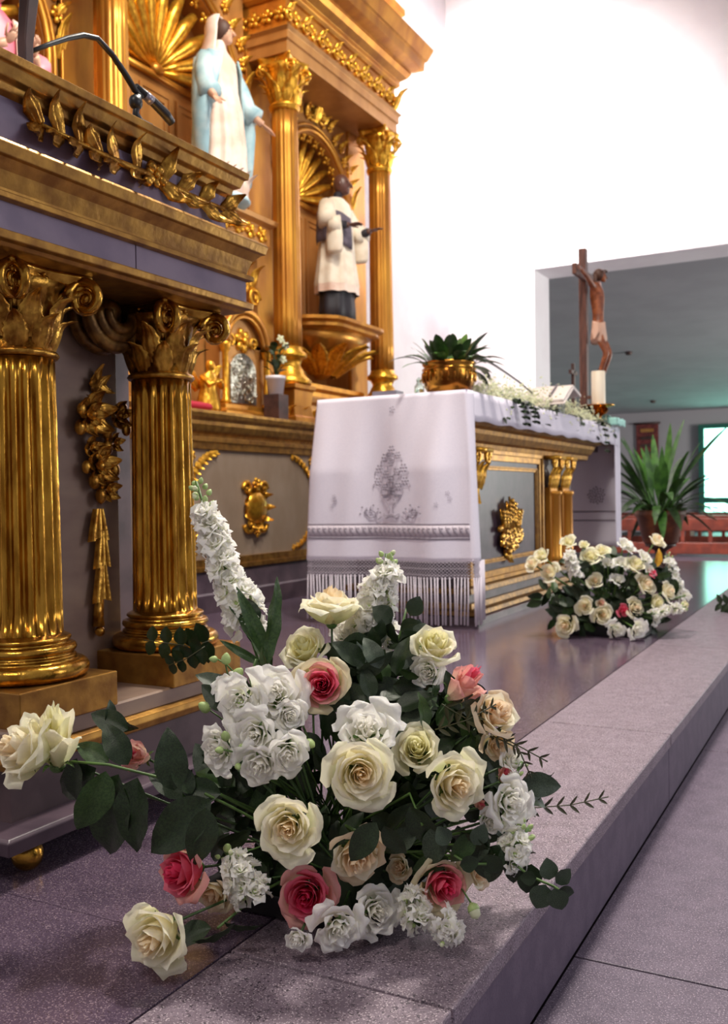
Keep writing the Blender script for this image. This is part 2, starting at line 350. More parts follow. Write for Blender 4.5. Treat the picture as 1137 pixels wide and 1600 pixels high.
# ================================================================== classical pieces
def capital(root, cx, cy, z0, z1, r, m_leaf='gold_carved', m_vol='gold', parts=True, sp=1.0):
    H = z1-z0
    core = MB(); core.lathe((cx,cy,z0), [(r*1.08,-.10*H),(r*1.14,-.06*H),(r*1.08,-.02*H),(r*.95,0),(r*.97,.4*H),(r*1.15,.75*H),(r*1.35,.84*H)], 28)
    bell = core.build('capital', m_leaf, root)
    lf = MB()
    for row, (n, zz, L, W, rr, ph) in enumerate(((8, 0, .46*H, r*.42, .98, 0), (8, .12*H, .62*H, r*.40, 1.0, PI/8))):
        for k in range(n):
            a = 2*PI*k/n+ph; d = Vector((math.cos(a), math.sin(a), 0))
            lf2 = lf if not parts else MB()
            lf2.acanthus(Vector((cx,cy,z0+zz))+d*r*rr, ZP, d, L, W, .55, .22, 5)
            if parts: lf2.build('acanthus_leaf', m_leaf, bell)
    if not parts: lf.build('acanthus_leaves', m_leaf, bell)
    vv = MB()
    for k in range(4):
        a = PI/4+k*PI/2; d = Vector((math.cos(a), math.sin(a), 0)); v2 = MB() if parts else vv
        for sgn in (-1, 1):
            t = d.cross(ZP)*sgn; ax = (d*.85+t*.5).normalized(); c = Vector((cx,cy,z0+.70*H))+d*r*1.42*sp
            v2.volute(c+t*r*.10, ax*-1, ZP*1, r*.42*sp, 1.7, r*.13*sp)
        v2.tube(bez(Vector((cx,cy,z0+.45*H))+d*r*.95, Vector((cx,cy,z0+.8*H))+d*r*.95, Vector((cx,cy,z0+.86*H))+d*r*1.5*sp, 6), [r*.1]*7, 6)
        if parts: v2.build('volute', m_vol, bell)
    if not parts: vv.build('volutes', m_vol, bell)
    ab = MB(); rs = []
    for off, z in ((1.62,.84),(1.72,.88),(1.72,.93),(1.8,.95),(1.8,1.0)):
        ring = []
        for k in range(4):
            a0 = PI/4+k*PI/2; c0 = Vector((math.cos(a0), math.sin(a0),0))*off*r; c1 = Vector((math.cos(a0+PI/2), math.sin(a0+PI/2),0))*off*r
            for q in range(8):
                t = q/8; p_ = c0.lerp(c1, t); n_ = (c0+c1).normalized(); p_ = (p_ - n_*(.30*r*math.sin(PI*t)))*(.5+.5*sp); ring.append((cx+p_.x, cy+p_.y, z0+z*H))
        rs.append(ring)
    ab.rings(rs)
    ab.build('abacus', m_vol, bell)
    ro = MB()
    for k in range(4):
        a = k*PI/2; d = Vector((math.cos(a), math.sin(a), 0)); ro.rosette(Vector((cx,cy,z0+.92*H))+d*r*1.0, d, r*.28, 5)
    ro.build('flower_boss', m_vol, bell)
    return bell
def torus_base(cx, cy, z0, r, H):
    P = []
    def tor(zc, hr, rad, n=8):
        for i in range(n+1):
            a = -PI/2+PI*i/n; P.append((rad+hr*math.cos(a), zc+hr*math.sin(a)))
    tor(.2*H, .2*H, r*1.42); tor(.47*H, .04*H, r*1.28, 4); tor(.66*H, .10*H, r*1.22); P.append((r*1.1, .8*H)); tor(.88*H, .05*H, r*1.14, 5); P.append((r, H))
    return MB().lathe((cx,cy,z0), [(r*.5,0)]+P, 40)
def column(root, cx, cy, zb, zs0, zs1, zc, r, fl_=18, mats=('gold_fluted','gold','gold_carved','gold'), parts=True, entasis=.92):
    n = fl_*8; prof = []
    for i in range(13):
        t = i/12; prof.append((r*(1-(1-entasis)*t), zs0+(zs1-zs0)*t))
    sh = MB(); rs = []
    for r_, z in [(r,zs0)]+[(a,b) for a,b in prof]+[(r*entasis,zs1)]:
        edge = min(1, max(0, (z-zs0)/(.03)), max(0, (zs1-z)/.03)) if fl_ else 0
        ring = []
        for j in range(n if fl_ else 32):
            a = 2*PI*j/(n if fl_ else 32); c = math.cos(fl_*a) if fl_ else 0
            rr = r_ - (r*.13*edge*max(0, c+.25)**.55 if c > -.25 else 0)
            ring.append((cx+rr*math.cos(a), cy+rr*math.sin(a), z))
        rs.append(ring)
    # insert close rings so the flutes end cleanly
    sh.rings(rs); s_ = sh.build('column_shaft', mats[0], root)
    torus_base(cx, cy, zb, r, zs0-zb).build('column_base', mats[1], root)
    capital(root, cx, cy, zs1+(zc-zs1)*.1, zc, r*entasis, mats[2], mats[3], parts, 1.3)
    return s_

# ================================================================== AMBO
AX0, AX1, AY0, AY1 = -1.75, -1.13, .985, 1.575
amb = empty('ambo', (-1.42, 1.28, 0), 'tall gilded and marble reading ambo with fluted columns, nearest at the left', 'ambo')
for (bx, by) in ((AX1-.0,AY0+.03),(AX1-.02,AY1+.02),(AX0,AY0+.03),(AX0,AY1)):
    MB().ell((bx,by,.024), .024, n=20, m=12).build('ball_foot', 'gold', amb)
MB().loft(AX0, AX1, AY0, AY1, [(.03,.045),(.04,.048),(.045,.07),(.04,.075),(.0,.078)]).build('base_ledge', 'marble_violet', amb, smooth=False, bevel=.002)
MB().loft(AX0, AX1, AY0, AY1, [(-.005,.076),(-.005,.155)]).build('base_block', 'marble_dark', amb, smooth=False)
MB().loft(AX0, AX1, AY0, AY1, [(.0,.155),(.012,.16),(.016,.172),(.012,.182),(.002,.186)]).build('gold_strip', 'gold_frame', amb, smooth=False, bevel=.002)
MB().loft(AX0, AX1, AY0, AY1, [(-.004,.184),(.0,.188),(.0,.212),(-.004,.215)]).build('upper_ledge', 'marble_brown', amb, smooth=False)
c1y, c2y, ccx = 1.105, 1.462, -1.228
for cy_, mk in ((c1y, 'gold_frame'), (c2y, 'marble_brown')):
    MB().box(ccx-.105, ccx+.105, cy_-.105, cy_+.105, .214, .272).build('plinth', 'gold_frame', amb, smooth=False, bevel=.002)
for xx in (ccx, -1.65):
    for cy_ in (c1y, c2y):
        if xx != ccx and cy_ == c1y: pass
        column(amb, xx, cy_, .272, .345, .795, .938, .063, 18)
# body between the columns
MB().box(-1.72, -1.31, 1.03, 1.425, .214, .942).build('pier', 'marble_brown', amb, smooth=False, bevel=.002)
MB().box(-1.72, -1.40, 1.425, 1.56, .214, .942).build('inner_pier', 'marble_dark', amb, smooth=False)
# console scroll at the top of the pier
sc_ = MB()
cc = at(163, 505, 'x', -1.27)
for q, (rad, t_) in enumerate(((.062,.016),(.045,.013),(.03,.011))):
    for dx in (0, .035):
        pts = [(-1.285+dx+q*.010, cc.y+rad*math.sin(a), cc.z+.012-rad*math.cos(a)*.9) for a in [(-1.75+3.5*i/16) for i in range(17)]]
        sc_.tube(pts, [t_*(.7+.3*math.sin(PI*i/16)) for i in range(17)], 8)
sc_.ell((-1.265, cc.y, cc.z+.02), .03, .028, .028)
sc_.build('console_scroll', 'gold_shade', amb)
# garland drop on the pier
gx = -1.302
def gp(px_, py_, o=0): 
    p_ = at(px_, py_, 'x', gx); p_.x += o; return p_
g = MB(); out = XP
g.acanthus(gp(150,612), ZP, XP, .055, .012, .3, .2, 3)
g.acanthus(gp(150,612), (0,-.5,.9), XP, .04, .012); g.acanthus(gp(152,612), (0,.5,.9), XP, .04, .012)
g.acanthus(gp(150,596), (0,1,-.7), XP, .04, .010); g.acanthus(gp(150,596), (0,-1,-.5), XP, .035, .010)
g.build('garland_leaves', 'gold_carved', amb)
for (x_, y_, r_) in ((137,648,.046),(180,650,.030),(150,728,.040),(164,765,.026),(138,700,.024),(175,692,.020)):
    mm = MB(); c_ = gp(x_, y_, .006); n_ = 6 if r_ > .025 else 5
    for q in range(n_):
        d_ = Vector((0, math.cos(2*PI*q/n_+.3), math.sin(2*PI*q/n_+.3))); mm.acanthus(c_+d_*r_*.12, d_, XP, r_*.95, r_*.52, .5, .35, 1)
    for q in range(5):
        d_ = Vector((0, math.cos(2*PI*q/5), math.sin(2*PI*q/5))); mm.acanthus(c_+d_*r_*.05+XP*.005, d_, XP, r_*.5, r_*.3, .6, .5, 1)
    mm.ell(c_+XP*.008, r_*.2, n=8, m=5); mm.build('garland_rosette', 'gold_carved', amb)
for (x_, y_, r_) in ((118,668,.012),(160,676,.012),(190,672,.010),(160,700,.012),(140,752,.012),(128,730,.010),(172,735,.011),(150,775,.012),(185,640,.01),(120,640,.01)):
    mm = MB(); mm.ell(gp(x_, y_, .012), r_*.9, r_, r_*1.3, 8, 6); mm.build('garland_bud', 'gold_carved', amb)
mm = MB()
for (x_, y0_, y1_, wd) in ((148,795,840,.028),(153,830,882,.022),(153,878,935,.024)):
    a_, b_ = gp(x_, y0_), gp(x_, y1_); Lh = (a_-b_).length
    def fn(u, v, a_=a_, b_=b_, wd=wd):
        ww = wd*(.35+.65*v); return a_.lerp(b_, v)+YP*(u*ww)+XP*(.010+.006*math.cos(u*3*PI)+.004*v)+ZP*(-.008*abs(u)*v)
    mm.grid(fn, 12, 6)
mm.tube([gp(153,800,.004), gp(153,930,.006), gp(150,975,.006)], [.008,.008,.010], 8); mm.tube([gp(150,935,.006),gp(150,978,.006)], [.007,.012], 8)
mm.ell(gp(151,986,.008), .010)
mm.build('garland_ribbon', 'gold_carved', amb)
# entablature
MB().loft(AX0, AX1, AY0, AY1, [(.0,.938),(.012,.9385),(.018,.944),(.028,.946),(.03,.958),(.02,.962)]).build('architrave', 'gold_frame', amb, smooth=False, bevel=.0015)
for (ya, yb_) in ((AY0-.018, 1.262),(1.265, AY1+.018)):
    MB().box(AX0-.018, AX1+.018, ya, yb_, .961, 1.004).build('frieze', 'marble_lilac', amb, smooth=False)
MB().loft(AX0, AX1, AY0, AY1, [(.02,1.003),(.030,1.005),(.030,1.014),(.02,1.017),(.02,1.022),(.028,1.045),(.042,1.058),(.048,1.060),(.052,1.076),(.048,1.082),(.0,1.084)]).build('lower_cornice', 'gold_frame', amb, smooth=False, bevel=.0012)
bxx = (AX0, AX1+.012, AY0-.012, 1.535)
MB().box(bxx[0], bxx[1], bxx[2], bxx[3], 1.083, 1.168).build('upper_block', 'marble_lilac', amb, smooth=False)
MB().loft(*bxx, [(.0,1.160),(.010,1.165),(.012,1.176),(.022,1.180),(.028,1.196),(.034,1.198),(.036,1.210),(.028,1.213)]).build('top_cornice', 'gold_frame', amb, smooth=False, bevel=.0012)
# leaf spray on upper block
gx = bxx[1]
mm = MB()
sp = [(60,196),(120,225),(170,250),(230,275),(290,305),(352,330)]
pts = [gp(a_, b_, .006) for a_, b_ in sp]; mm.tube(pts, [.004,.005,.007,.008,.006,.004], 6); mm.build('spray_stem', 'gold_carved', amb)
random.seed(3)
for k in range(10):
    t = k/9*.98; i = min(4, int(t*5)); p_ = pts[i].lerp(pts[i+1], t*5-i)
    for s_ in (-1, 1):
        dirv = Vector((0, (-.75 if t < .55 else .75)*random.uniform(.7,1.6), s_*random.uniform(.5,1))); L_ = .054+.012*random.random()-.012*abs(t-.5)
        mm = MB(); mm.acanthus(p_, dirv, Vector((1, -.3+random.uniform(-.4,.4), random.uniform(-.3,.3))), L_, .018, .6, .3, 2); mm.build('spray_leaf', 'gold_carved', amb)
mm = MB()
for (x_, y_) in ((228,262),(245,285),(222,285),(240,268)): mm.ell(gp(x_, y_, .012), .010, n=10, m=6)
mm.rosette(gp(235,275,.01), XP, .022, 6); mm.build('spray_rosette', 'gold_carved', amb)

# microphone on the ambo
def mp_(a, b, X=-1.17): return at(a, b, 'x', X)
mc = empty('gooseneck_microphone', mp_(205, 185), 'black microphone on an arched boom above the ambo top', 'microphone')
pts = [mp_(*q) for q in ((40,84),(75,70),(105,60),(130,55),(152,60),(175,85),(197,118),(210,140),(222,152))]
MB().tube(pts, [.0035,.004,.0045,.005,.005,.0055,.006,.006,.005], 10).build('boom', 'black_plastic', mc)
MB().ell(mp_(212,160), .012, .014, .014).build('clamp', 'black_plastic', mc)
MB().tube([mp_(215,150), mp_(212,176), mp_(218,196)], [.008,.006,.012], 8).build('clamp_stem', 'black_plastic', mc)
MB().tube([mp_(212,135), mp_(238,158), mp_(258,178), mp_(268,192)], [.006,.009,.010,.008], 12).build('body', 'black_plastic', mc)
MB().tube([mp_(226,148), mp_(236,157)], [.0085,.0095], 12).build('silver_collar', 'steel_box', mc)
MB().box(-1.19,-1.15, mp_(218,196).y-.015, mp_(218,196).y+.015, 1.213, mp_(218,196).z+.004).build('foot', 'black_plastic', mc, smooth=False, bevel=.002)
po = empty('reading_stand', mp_(42, 84), 'dark brown tapered wooden post of the reading stand on the ambo top', 'stand')
a_, b_ = mp_(40,88,-1.16), mp_(50,-60,-1.16); b_.y += .0
mm = MB(); mm.rings([[ (c.x-wd,c.y-wd,c.z),(c.x+wd,c.y-wd,c.z),(c.x+wd,c.y+wd,c.z),(c.x-wd,c.y+wd,c.z)] for c, wd in ((Vector((a_.x,a_.y,1.213)),.008),(a_+ZP*.02,.009),(b_,.012))]); mm.build('post', 'wood_dark', po, smooth=False, bevel=.002)
MB().box(-1.2,-1.12,a_.y-.04,a_.y+.02,1.213,1.222).build('foot', 'wood_dark', po, smooth=False, bevel=.002)
mm = MB(); tz = b_.z
mm.add([(-1.4,.85,tz+.02),(-1.12,.85,tz+.02),(-1.12,1.03,tz+.08),(-1.4,1.03,tz+.08),(-1.4,.85,tz+.035),(-1.12,.85,tz+.035),(-1.12,1.03,tz+.095),(-1.4,1.03,tz+.095)],[(0,3,2,1),(4,5,6,7),(0,1,5,4),(1,2,6,5),(2,3,7,6),(3,0,4,7)])
mm.build('book_rest', 'wood_dark', po, smooth=False)

# ================================================================== BACK ALTAR (retable table)
BX = -2.86
ba = empty('back_altar', (-3.1, 4.4, 0), 'gilt-framed stone back altar table under the tabernacle, with cartouche panel', 'altar')
yL, yR = 3.50, 5.9
MB().loft(-3.40, BX+.0, yL-.02, yR, [(.02,0),(.02,.09),(.012,.10),(-.01,.205)]).build('plinth', 'marble_violet', ba, smooth=False)
MB().loft(-3.40, BX-.02, yL, yR, [(.0,.20),(.0,.99)]).build('body', 'marble_taupe', ba, smooth=False)
MB().loft(-3.40, BX-.02, yL, yR, [(.0,.86),(.008,.865),(.01,.885),(.022,.90),(.03,.93),(.03,.95),(.045,.965),(.05,.985),(.05,1.0),(.0,1.0)]).build('cornice', 'gold_frame', ba, smooth=False, bevel=.0015)
X0 = BX-.02
def frame(root, X, y0, y1, z0, z1, wd, th, m, nm='panel_frame'):
    mm = MB()
    for k, (o0, o1, h) in enumerate(((0, wd*.4, th),(wd*.4, wd, th*.55))):
        mm.box(X, X+h, y0+o0, y1-o0, z1-o1, z1-o0); mm.box(X, X+h, y0+o0, y1-o0, z0+o0, z0+o1)
        mm.box(X, X+h, y0+o0, y0+o1, z0+o1, z1-o1); mm.box(X, X+h, y1-o1, y1-o0, z0+o1, z1-o1)
    return mm.build(nm, m, root, smooth=False, bevel=.0015)
frame(ba, X0, yL, 4.85, .205, .87, .06, .022, 'gold_frame'); frame(ba, X0, 4.88, yR, .205, .87, .06, .022, 'gold_frame')
MB().box(X0, X0+.03, yL-.0, yL+.075, .205, .87).build('corner_pilaster', 'gold_frame', ba, smooth=False, bevel=.003)
# cartouche
def bp_(a, b, o=.0): p_ = at(a, b, 'x', X0); p_.x += o; return p_
mm = MB(); c = bp_(397, 793); mm.ell(c+XP*.015, .03, .095, .085, 16, 10)
for a_ in range(10):
    an = 2*PI*a_/10; d_ = Vector((0, math.cos(an), math.sin(an)))
    mm.acanthus(c+d_*.055, d_, XP, .075, .032, .7, .3, 2)
for s_ in (-1,1):
    mm.volute(c+Vector((.01, s_*.07, .10)), YP*s_, ZP, .04, 1.3, .014); mm.volute(c+Vector((.01, s_*.06, -.09)), YP*s_, -ZP, .045, 1.3, .014)
mm.rosette(c+Vector((.02,0,.12)), XP, .04, 6); mm.rosette(c+Vector((.02,0,-.13)), XP, .03, 5)
mm.build('cartouche', 'gilded_bright', ba)
random.seed(5)
ycs = (yL+.10, 4.78)
for yc, sy in ((ycs[0],1),(ycs[1],-1)):
    for zc, sz in ((.27,1),(.805,-1)):
        mm = MB()
        for k in range(9):
            t = k/8; an = PI/2*t; q = Vector((.006, sy*(.012+.22*(1-t)**1.6), sz*(.012+.20*t**1.6)))
            mm.rosette(Vector((X0,yc,zc))+q, XP, .022-.006*abs(t-.5), 5)
            mm.acanthus(Vector((X0,yc,zc))+q*.8, Vector((0, sy*(1-t)+.2*sy, sz*t+.2*sz)), XP, .05, .016, .4, .3, 2)
        mm.rosette(Vector((X0+.01,yc+sy*.03,zc+sz*.03)), XP, .03, 6)
        mm.build('corner_ornament', 'gilded_bright', ba)

# ================================================================== REREDOS
rr = empty('reredos', (-3.2, 4.0, 1.0), 'tall gilded wooden reredos with columns, shell niches and carved cornice', 'reredos')
RX = -3.2
def arch_panel(root, yc, hw, zs, z0, z1, y0, y1, nm, m, depth=.17, ribs=11, flat=False):
    mm = MB(); N_ = 20
    arc = [(yc+hw*math.cos(PI-PI*i/N_), zs+hw*math.sin(PI*i/N_)) for i in range(N_+1)]
    # face strips
    vs = []; 
    for (y, z) in arc: vs.append((RX, y, z)); vs.append((RX, y0+(y1-y0)*((y-(yc-hw))/(2*hw)), z1))
    mm.add(vs, [(2*i, 2*i+1, 2*i+3, 2*i+2) for i in range(N_)])
    mm.add([(RX,y0,z0),(RX,yc-hw,z0),(RX,yc-hw,zs),(RX,y0,z1)], [(0,1,2,3)]); mm.add([(RX,yc+hw,z0),(RX,y1,z0),(RX,y1,z1),(RX,yc+hw,zs)], [(0,1,2,3)])
    # reveal
    prof = [(yc-hw, z0)]+arc+[(yc+hw, z0)]
    mm.add([(x_, y, z) for (y, z) in prof for x_ in (RX, RX-depth)], [(2*i,2*i+1,2*i+3,2*i+2) for i in range(len(prof)-1)])
    mm.add([(RX-depth, y, z) for (y, z) in prof], [tuple(range(len(prof)))])
    mm.build(nm, m, root, smooth=False)
    # archivolt and jamb mouldings
    for o_, t_ in ((.02,.016),(.055,.010)):
        mo = MB(); pts = [(RX+.008, yc-hw-o_, z0)]+[(RX+.008, yc+(hw+o_)*math.cos(PI-PI*i/N_), zs+(hw+o_)*math.sin(PI*i/N_)) for i in range(N_+1)]+[(RX+.008, yc+hw+o_, z0)]
        mo.tube(pts, t_, 8); mo.build('archivolt', 'gilded_wood', root)
    mo = MB()
    for i in range(15):
        a_ = PI*(i+.5)/15; mo.rosette((RX-.04, yc-(hw-.015)*math.cos(a_), zs+(hw-.015)*math.sin(a_)), Vector((1, .6*math.cos(a_), -.6*math.sin(a_))), .034, 4)
    mo.build('carved_arch_trim', 'gilded_bright', root)
    # shell ribs
    for i in range(ribs):
        a_ = PI*(i+.5)/ribs; d_ = Vector((0, -math.cos(a_), math.sin(a_))); c = Vector((RX-depth+.012, yc, zs+.02)); s_ = MB()
        s_.tube([c+d_*hw*.06, c+d_*hw*.35+XP*.012, c+d_*hw*.65+XP*.035, c+d_*hw*.88+XP*.08], [.006, hw*.055, hw*.085, hw*.05], 8)
        s_.build('shell_rib', 'gilded_bright', root)
    s_ = MB(); s_.ell((RX-depth+.02, yc, zs+.02), .03, .05, .035); s_.box(RX-depth, RX-depth+.03, yc-hw, yc+hw, zs-.03, zs-.0); s_.build('shell_hinge', 'gilded_wood', root)
    for k in (-1, 0, 1):
        w3 = hw*.6; frame(root, RX-depth, yc+k*w3-w3*.42, yc+k*w3+w3*.42, z0+.25, zs-.08, .05, .014, 'gilded_panel', 'niche_frame')
colX = -3.0
yc = {'a':2.05,'b':3.27,'c':4.72,'d':5.95}
MB().box(-3.41, RX-.172, 1.5, 6.12, 1.0, 3.45).build('back_board', 'gilded_panel', rr, smooth=False)
arch_panel(rr, 5.40, .40, 2.56, 1.30, 3.30, 4.84, 5.86, 'right_niche_panel', 'gilded_panel')
arch_panel(rr, 4.00, .50, 2.86, 1.60, 3.75, 3.40, 4.60, 'central_niche_panel', 'gilded_panel')
arch_panel(rr, 2.66, .40, 2.56, 1.30, 3.30, 2.16, 3.14, 'left_niche_panel', 'gilded_panel')
MB().box(-3.41, RX-.172, 3.1, 4.9, 3.4, 4.6).build('upper_board', 'gilded_panel', rr, smooth=False)
for k, y in yc.items():
    y0_, y1_ = y-.12, y+.12
    MB().box(-3.38, RX+.02, y0_, y1_, 1.0, 3.2).build('pilaster', 'gilded_wood', rr, smooth=False, bevel=.004)
    MB().loft(colX-.105, colX+.105, y-.105, y+.105, [(.02,1.0),(.02,1.03),(.0,1.04),(-.01,1.10),(.0,1.19),(.012,1.20),(.012,1.225)]).build('pedestal', 'gilded_wood', rr, smooth=False, bevel=.003)
    MB().loft(colX-.30, colX-.10, y-.10, y+.10, [(0,1.0),(0,1.225)]).build('pedestal_block', 'gilded_panel', rr, smooth=False)
    s_ = MB(); s_.lathe((colX,y,0), [(.06,1.222),(.13,1.225),(.135,1.25),(.115,1.27),(.095,1.30),(.07,1.35),(.085,1.38),(.11,1.39),(.11,1.41),(.088,1.43),(.085,1.45)], 32); s_.build('column_base', 'gilded_bright', rr)
    s_ = MB(); rs = []
    for i in range(9):
        z = 1.45+1.40*i/8; r_ = .084-.008*i/8; rs.append([(colX+(r_-.004*max(0,math.cos(16*2*PI*j/96)))*math.cos(2*PI*j/96), y+(r_-.004*max(0,math.cos(16*2*PI*j/96)))*math.sin(2*PI*j/96), z) for j in range(96)])
    s_.rings(rs); s_.build('column_shaft', 'gilded_wood', rr)
    MB().lathe((colX,y,2.83), [(.076,0),(.088,.008),(.088,.02),(.076,.028)], 24).build('astragal', 'gilded_bright', rr)
    capital(rr, colX, y, 2.87, 3.13, .082, 'gilded_bright', 'gilded_bright', parts=True, sp=1.1)
# entablatures of the side bays: architrave, frieze, cornice
def entab(y0, y1):
    x0, x1 = -3.41, colX+.09
    MB().loft(x0, x1, y0, y1, [(0,3.13),(0,3.20),(.012,3.205),(.012,3.25),(.03,3.27)]).build('architrave', 'gilded_panel', rr, smooth=False, bevel=.003)
    MB().loft(x0, x1, y0, y1, [(-.01,3.26),(-.01,3.46)]).build('frieze', 'gilded_wood', rr, smooth=False)
    mm = MB(); n_ = int((y1-y0)/.095)
    for k in range(n_+1):
        y = y0+.03+(y1-y0-.06)*k/n_; X = x1-.005
        if k % 2: mm.rosette((X, y, 3.36), XP, .05, 5)
        else:
            mm.volute((X, y, 3.345), YP, ZP, .045, 1.3, .014); mm.acanthus((X, y, 3.38), (0,.6,.8), XP, .07, .02, .4, .3, 2)
    for k in range(5):
        x = x1-.05-k*.09; mm.rosette((x, y1+.0, 3.36), YP, .045, 5); mm.rosette((x, y0-.0, 3.36), -YP, .045, 5)
    mm.acanthus((x1, y1-.03, 3.28), ZP, (1,.3,0), .17, .05, .4, .3, 4); mm.acanthus((x1-.04, y1, 3.28), ZP, (.3,1,0), .17, .05, .4, .3, 4)
    mm.build('carved_frieze', 'gilded_bright', rr)
    MB().loft(x0, x1, y0, y1, [(0,3.45),(.02,3.47),(.02,3.50),(.06,3.53),(.08,3.56),(.08,3.58),(.15,3.60),(.155,3.66),(.17,3.67),(.20,3.74),(.205,3.76),(0,3.78)]).build('cornice', 'gilded_wood', rr, smooth=False, bevel=.003)
    MB().loft(x0, x1-.05, y0, y1-.04, [(.02,3.76),(.02,3.86),(.06,3.89),(.07,3.95),(.1,3.98),(.1,4.02)]).build('attic', 'gilded_wood', rr, smooth=False, bevel=.003)
entab(4.62, 6.06); entab(1.94, 3.37)
# spandrel carving of each niche
for ycn, hw, zs, ztop in ((5.40,.40,2.56,3.15),(2.66,.40,2.56,3.15),(4.0,.5,2.86,3.55)):
    mm = MB()
    for s_ in (-1, 1):
        for k in range(8):
            a_ = math.radians(22+k*9.5); R_ = hw+.11+.035*(k % 2)
            q = Vector((RX+.01, ycn+s_*R_*math.cos(a_), zs+R_*math.sin(a_)))
            if abs(q.y-ycn) < hw+.11: mm = MB(); mm.rosette(q, XP, .042-.002*k, 5); mm.acanthus(q, (0, s_*.5, .8), XP, .08, .025, .5, .3, 2); mm.build('spandrel_leaf', 'gilded_bright', rr)
    mm = MB(); mm.volute((RX+.02, ycn-.05, zs+hw+.12), -YP, ZP, .06, 1.4, .016); mm.volute((RX+.02, ycn+.05, zs+hw+.12), YP, ZP, .06, 1.4, .016)
    mm.acanthus((RX+.02, ycn, zs+hw+.08), ZP, XP, .14, .05, .5, .3, 4)
    mm.build('keystone_carving', 'gilded_bright', rr)
    for s_ in (-1, 1):
        for z in (zs+.1,): 
            m2 = MB(); m2.acanthus((RX+.005, ycn+s_*(hw+.09), z-.1), (0,0,1), XP, .2, .035, .3, .2, 5); m2.build('carved_leaf', 'gilded_bright', rr)
# brackets under side statues
def bracket(y):
    mm = MB(); rs = []
    for (r_, z) in ((.03,1.34),(.10,1.40),(.17,1.47),(.23,1.56),(.27,1.62)):
        rs.append([(RX+.02+r_*1.1*math.sin(PI*j/18), y-r_*1.5*math.cos(PI*j/18), z) for j in range(19)])
    mm.rings(rs, close=True); b_ = mm.build('bracket', 'gilded_wood', rr)
    mm = MB(); rs = []
    for (r_, z) in ((.26,1.615),(.285,1.63),(.285,1.65),(.31,1.665),(.31,1.685),(.26,1.69)):
        rs.append([(RX+.02+r_*1.1*min(1,1.25*math.sin(PI*j/18)), y-r_*1.55*math.cos(PI*j/18), z) for j in range(19)])
    mm.rings(rs); mm.build('bracket_shelf', 'gilded_wood', b_, smooth=False)
    mm = MB()
    for k in range(7):
        a_ = PI*(k+.5)/7; d_ = Vector((math.sin(a_), -math.cos(a_)*1.35, 0))
        mm.acanthus(Vector((RX+.02,y,1.36))+d_*.10, d_*.75+ZP*.8, d_-ZP*.5, .30, .085, .25, .12, 5)
    mm.build('bracket_leaves', 'gilded_bright', b_)
bracket(5.38); bracket(2.66)
# lower ledges of the right bay, carved band of the centre bay
MB().loft(-3.40, -3.06, 4.86, 5.82, [(0,1.0),(0,1.05),(.01,1.06),(.01,1.14),(.03,1.16),(.04,1.19),(.02,1.20)]).build('predella', 'gilded_panel', rr, smooth=False, bevel=.003)
MB().loft(-3.40, -3.1, 4.87, 5.80, [(0,1.20),(0,1.24),(.02,1.26),(.02,1.29)]).build('predella_step', 'gilded_wood', rr, smooth=False, bevel=.003)
MB().loft(-3.40, -3.06, 3.42, 4.585, [(0,1.98),(.0,2.0),(.02,2.02),(.02,2.12),(.05,2.14),(.06,2.165)]).build('statue_shelf', 'gilded_panel', rr, smooth=False, bevel=.003)
for k in range(10): MB().rosette((-3.035, 3.48+k*.115, 2.07), XP, .05, 5).build('shelf_rosette', 'gilded_bright', rr)
for k in range(4): MB().rosette((-3.09-k*.08, 4.605, 2.07), YP, .05, 5).build('shelf_rosette', 'gilded_bright', rr)
MB().box(-3.40, -3.12, 3.42, 4.585, 1.0, 1.98).build('centre_block', 'gilded_panel', rr, smooth=False)
mm = MB()
for k in range(3):
    mm.volute((-3.09, 4.30+k*.10, 1.83-.06*k), YP, ZP, .06, 1.4, .016); mm.acanthus((-3.10, 4.28+k*.1, 1.74), ZP, XP, .16, .04, .5, .3, 3)
mm.build('scroll_carving', 'gilded_bright', rr)
# carved leafwork along the back of the table
mm = MB(); 
for k in range(9):
    y = 4.55+k*.14; mm.volute((-2.95+.02*(k%2), y, 1.05), YP*(1 if k%2 else -1), ZP, .045, 1.4, .016); mm.acanthus((-2.95, y+.05, 1.0), ZP, XP, .11, .04, .6, .3, 3)
mm.build('crest_carving', 'gilded_bright', rr)

# ================================================================== TABERNACLE
TX = -2.97
tb = empty('tabernacle', (-3.05, 4.27, 1.0), 'small gilded tabernacle with round arch and silver filigree door', 'tabernacle')
ty0, ty1 = 4.05, 4.50; tcy = (ty0+ty1)/2
MB().loft(TX-.14, TX, ty0, ty1, [(.02,1.0),(.02,1.03),(.0,1.045),(.0,1.07)]).build('base', 'gilded_wood', tb, smooth=False, bevel=.003)
MB().box(TX-.14, TX-.05, ty0+.02, ty1-.02, 1.07, 1.42).build('case', 'gilded_panel', tb, smooth=False)
for y in (ty0+.03, ty1-.03): MB().lathe((TX-.02,y,1.07), [(.03,0),(.03,.015),(.018,.03),(.017,.27),(.026,.285),(.03,.31),(.034,.325)], 14).build('colonnette', 'gilded_bright', tb)
mm = MB(); 
for R_, t_ in ((.20,.022),(.165,.012)):
    mm.tube([(TX-.02, tcy-R_*math.cos(PI*i/16), 1.40+R_*.95*math.sin(PI*i/16)) for i in range(17)], t_, 8)
mm.build('arch', 'gilded_wood', tb)
mm = MB(); pf_ = [(tcy-.19*math.cos(PI*i/16), 1.40+.18*math.sin(PI*i/16)) for i in range(17)]
mm.rings([[(x_, y, z) for y, z in pf_] for x_ in (TX-.14, TX-.05)]); mm.build('tympanum', 'gilded_panel', tb, smooth=False)
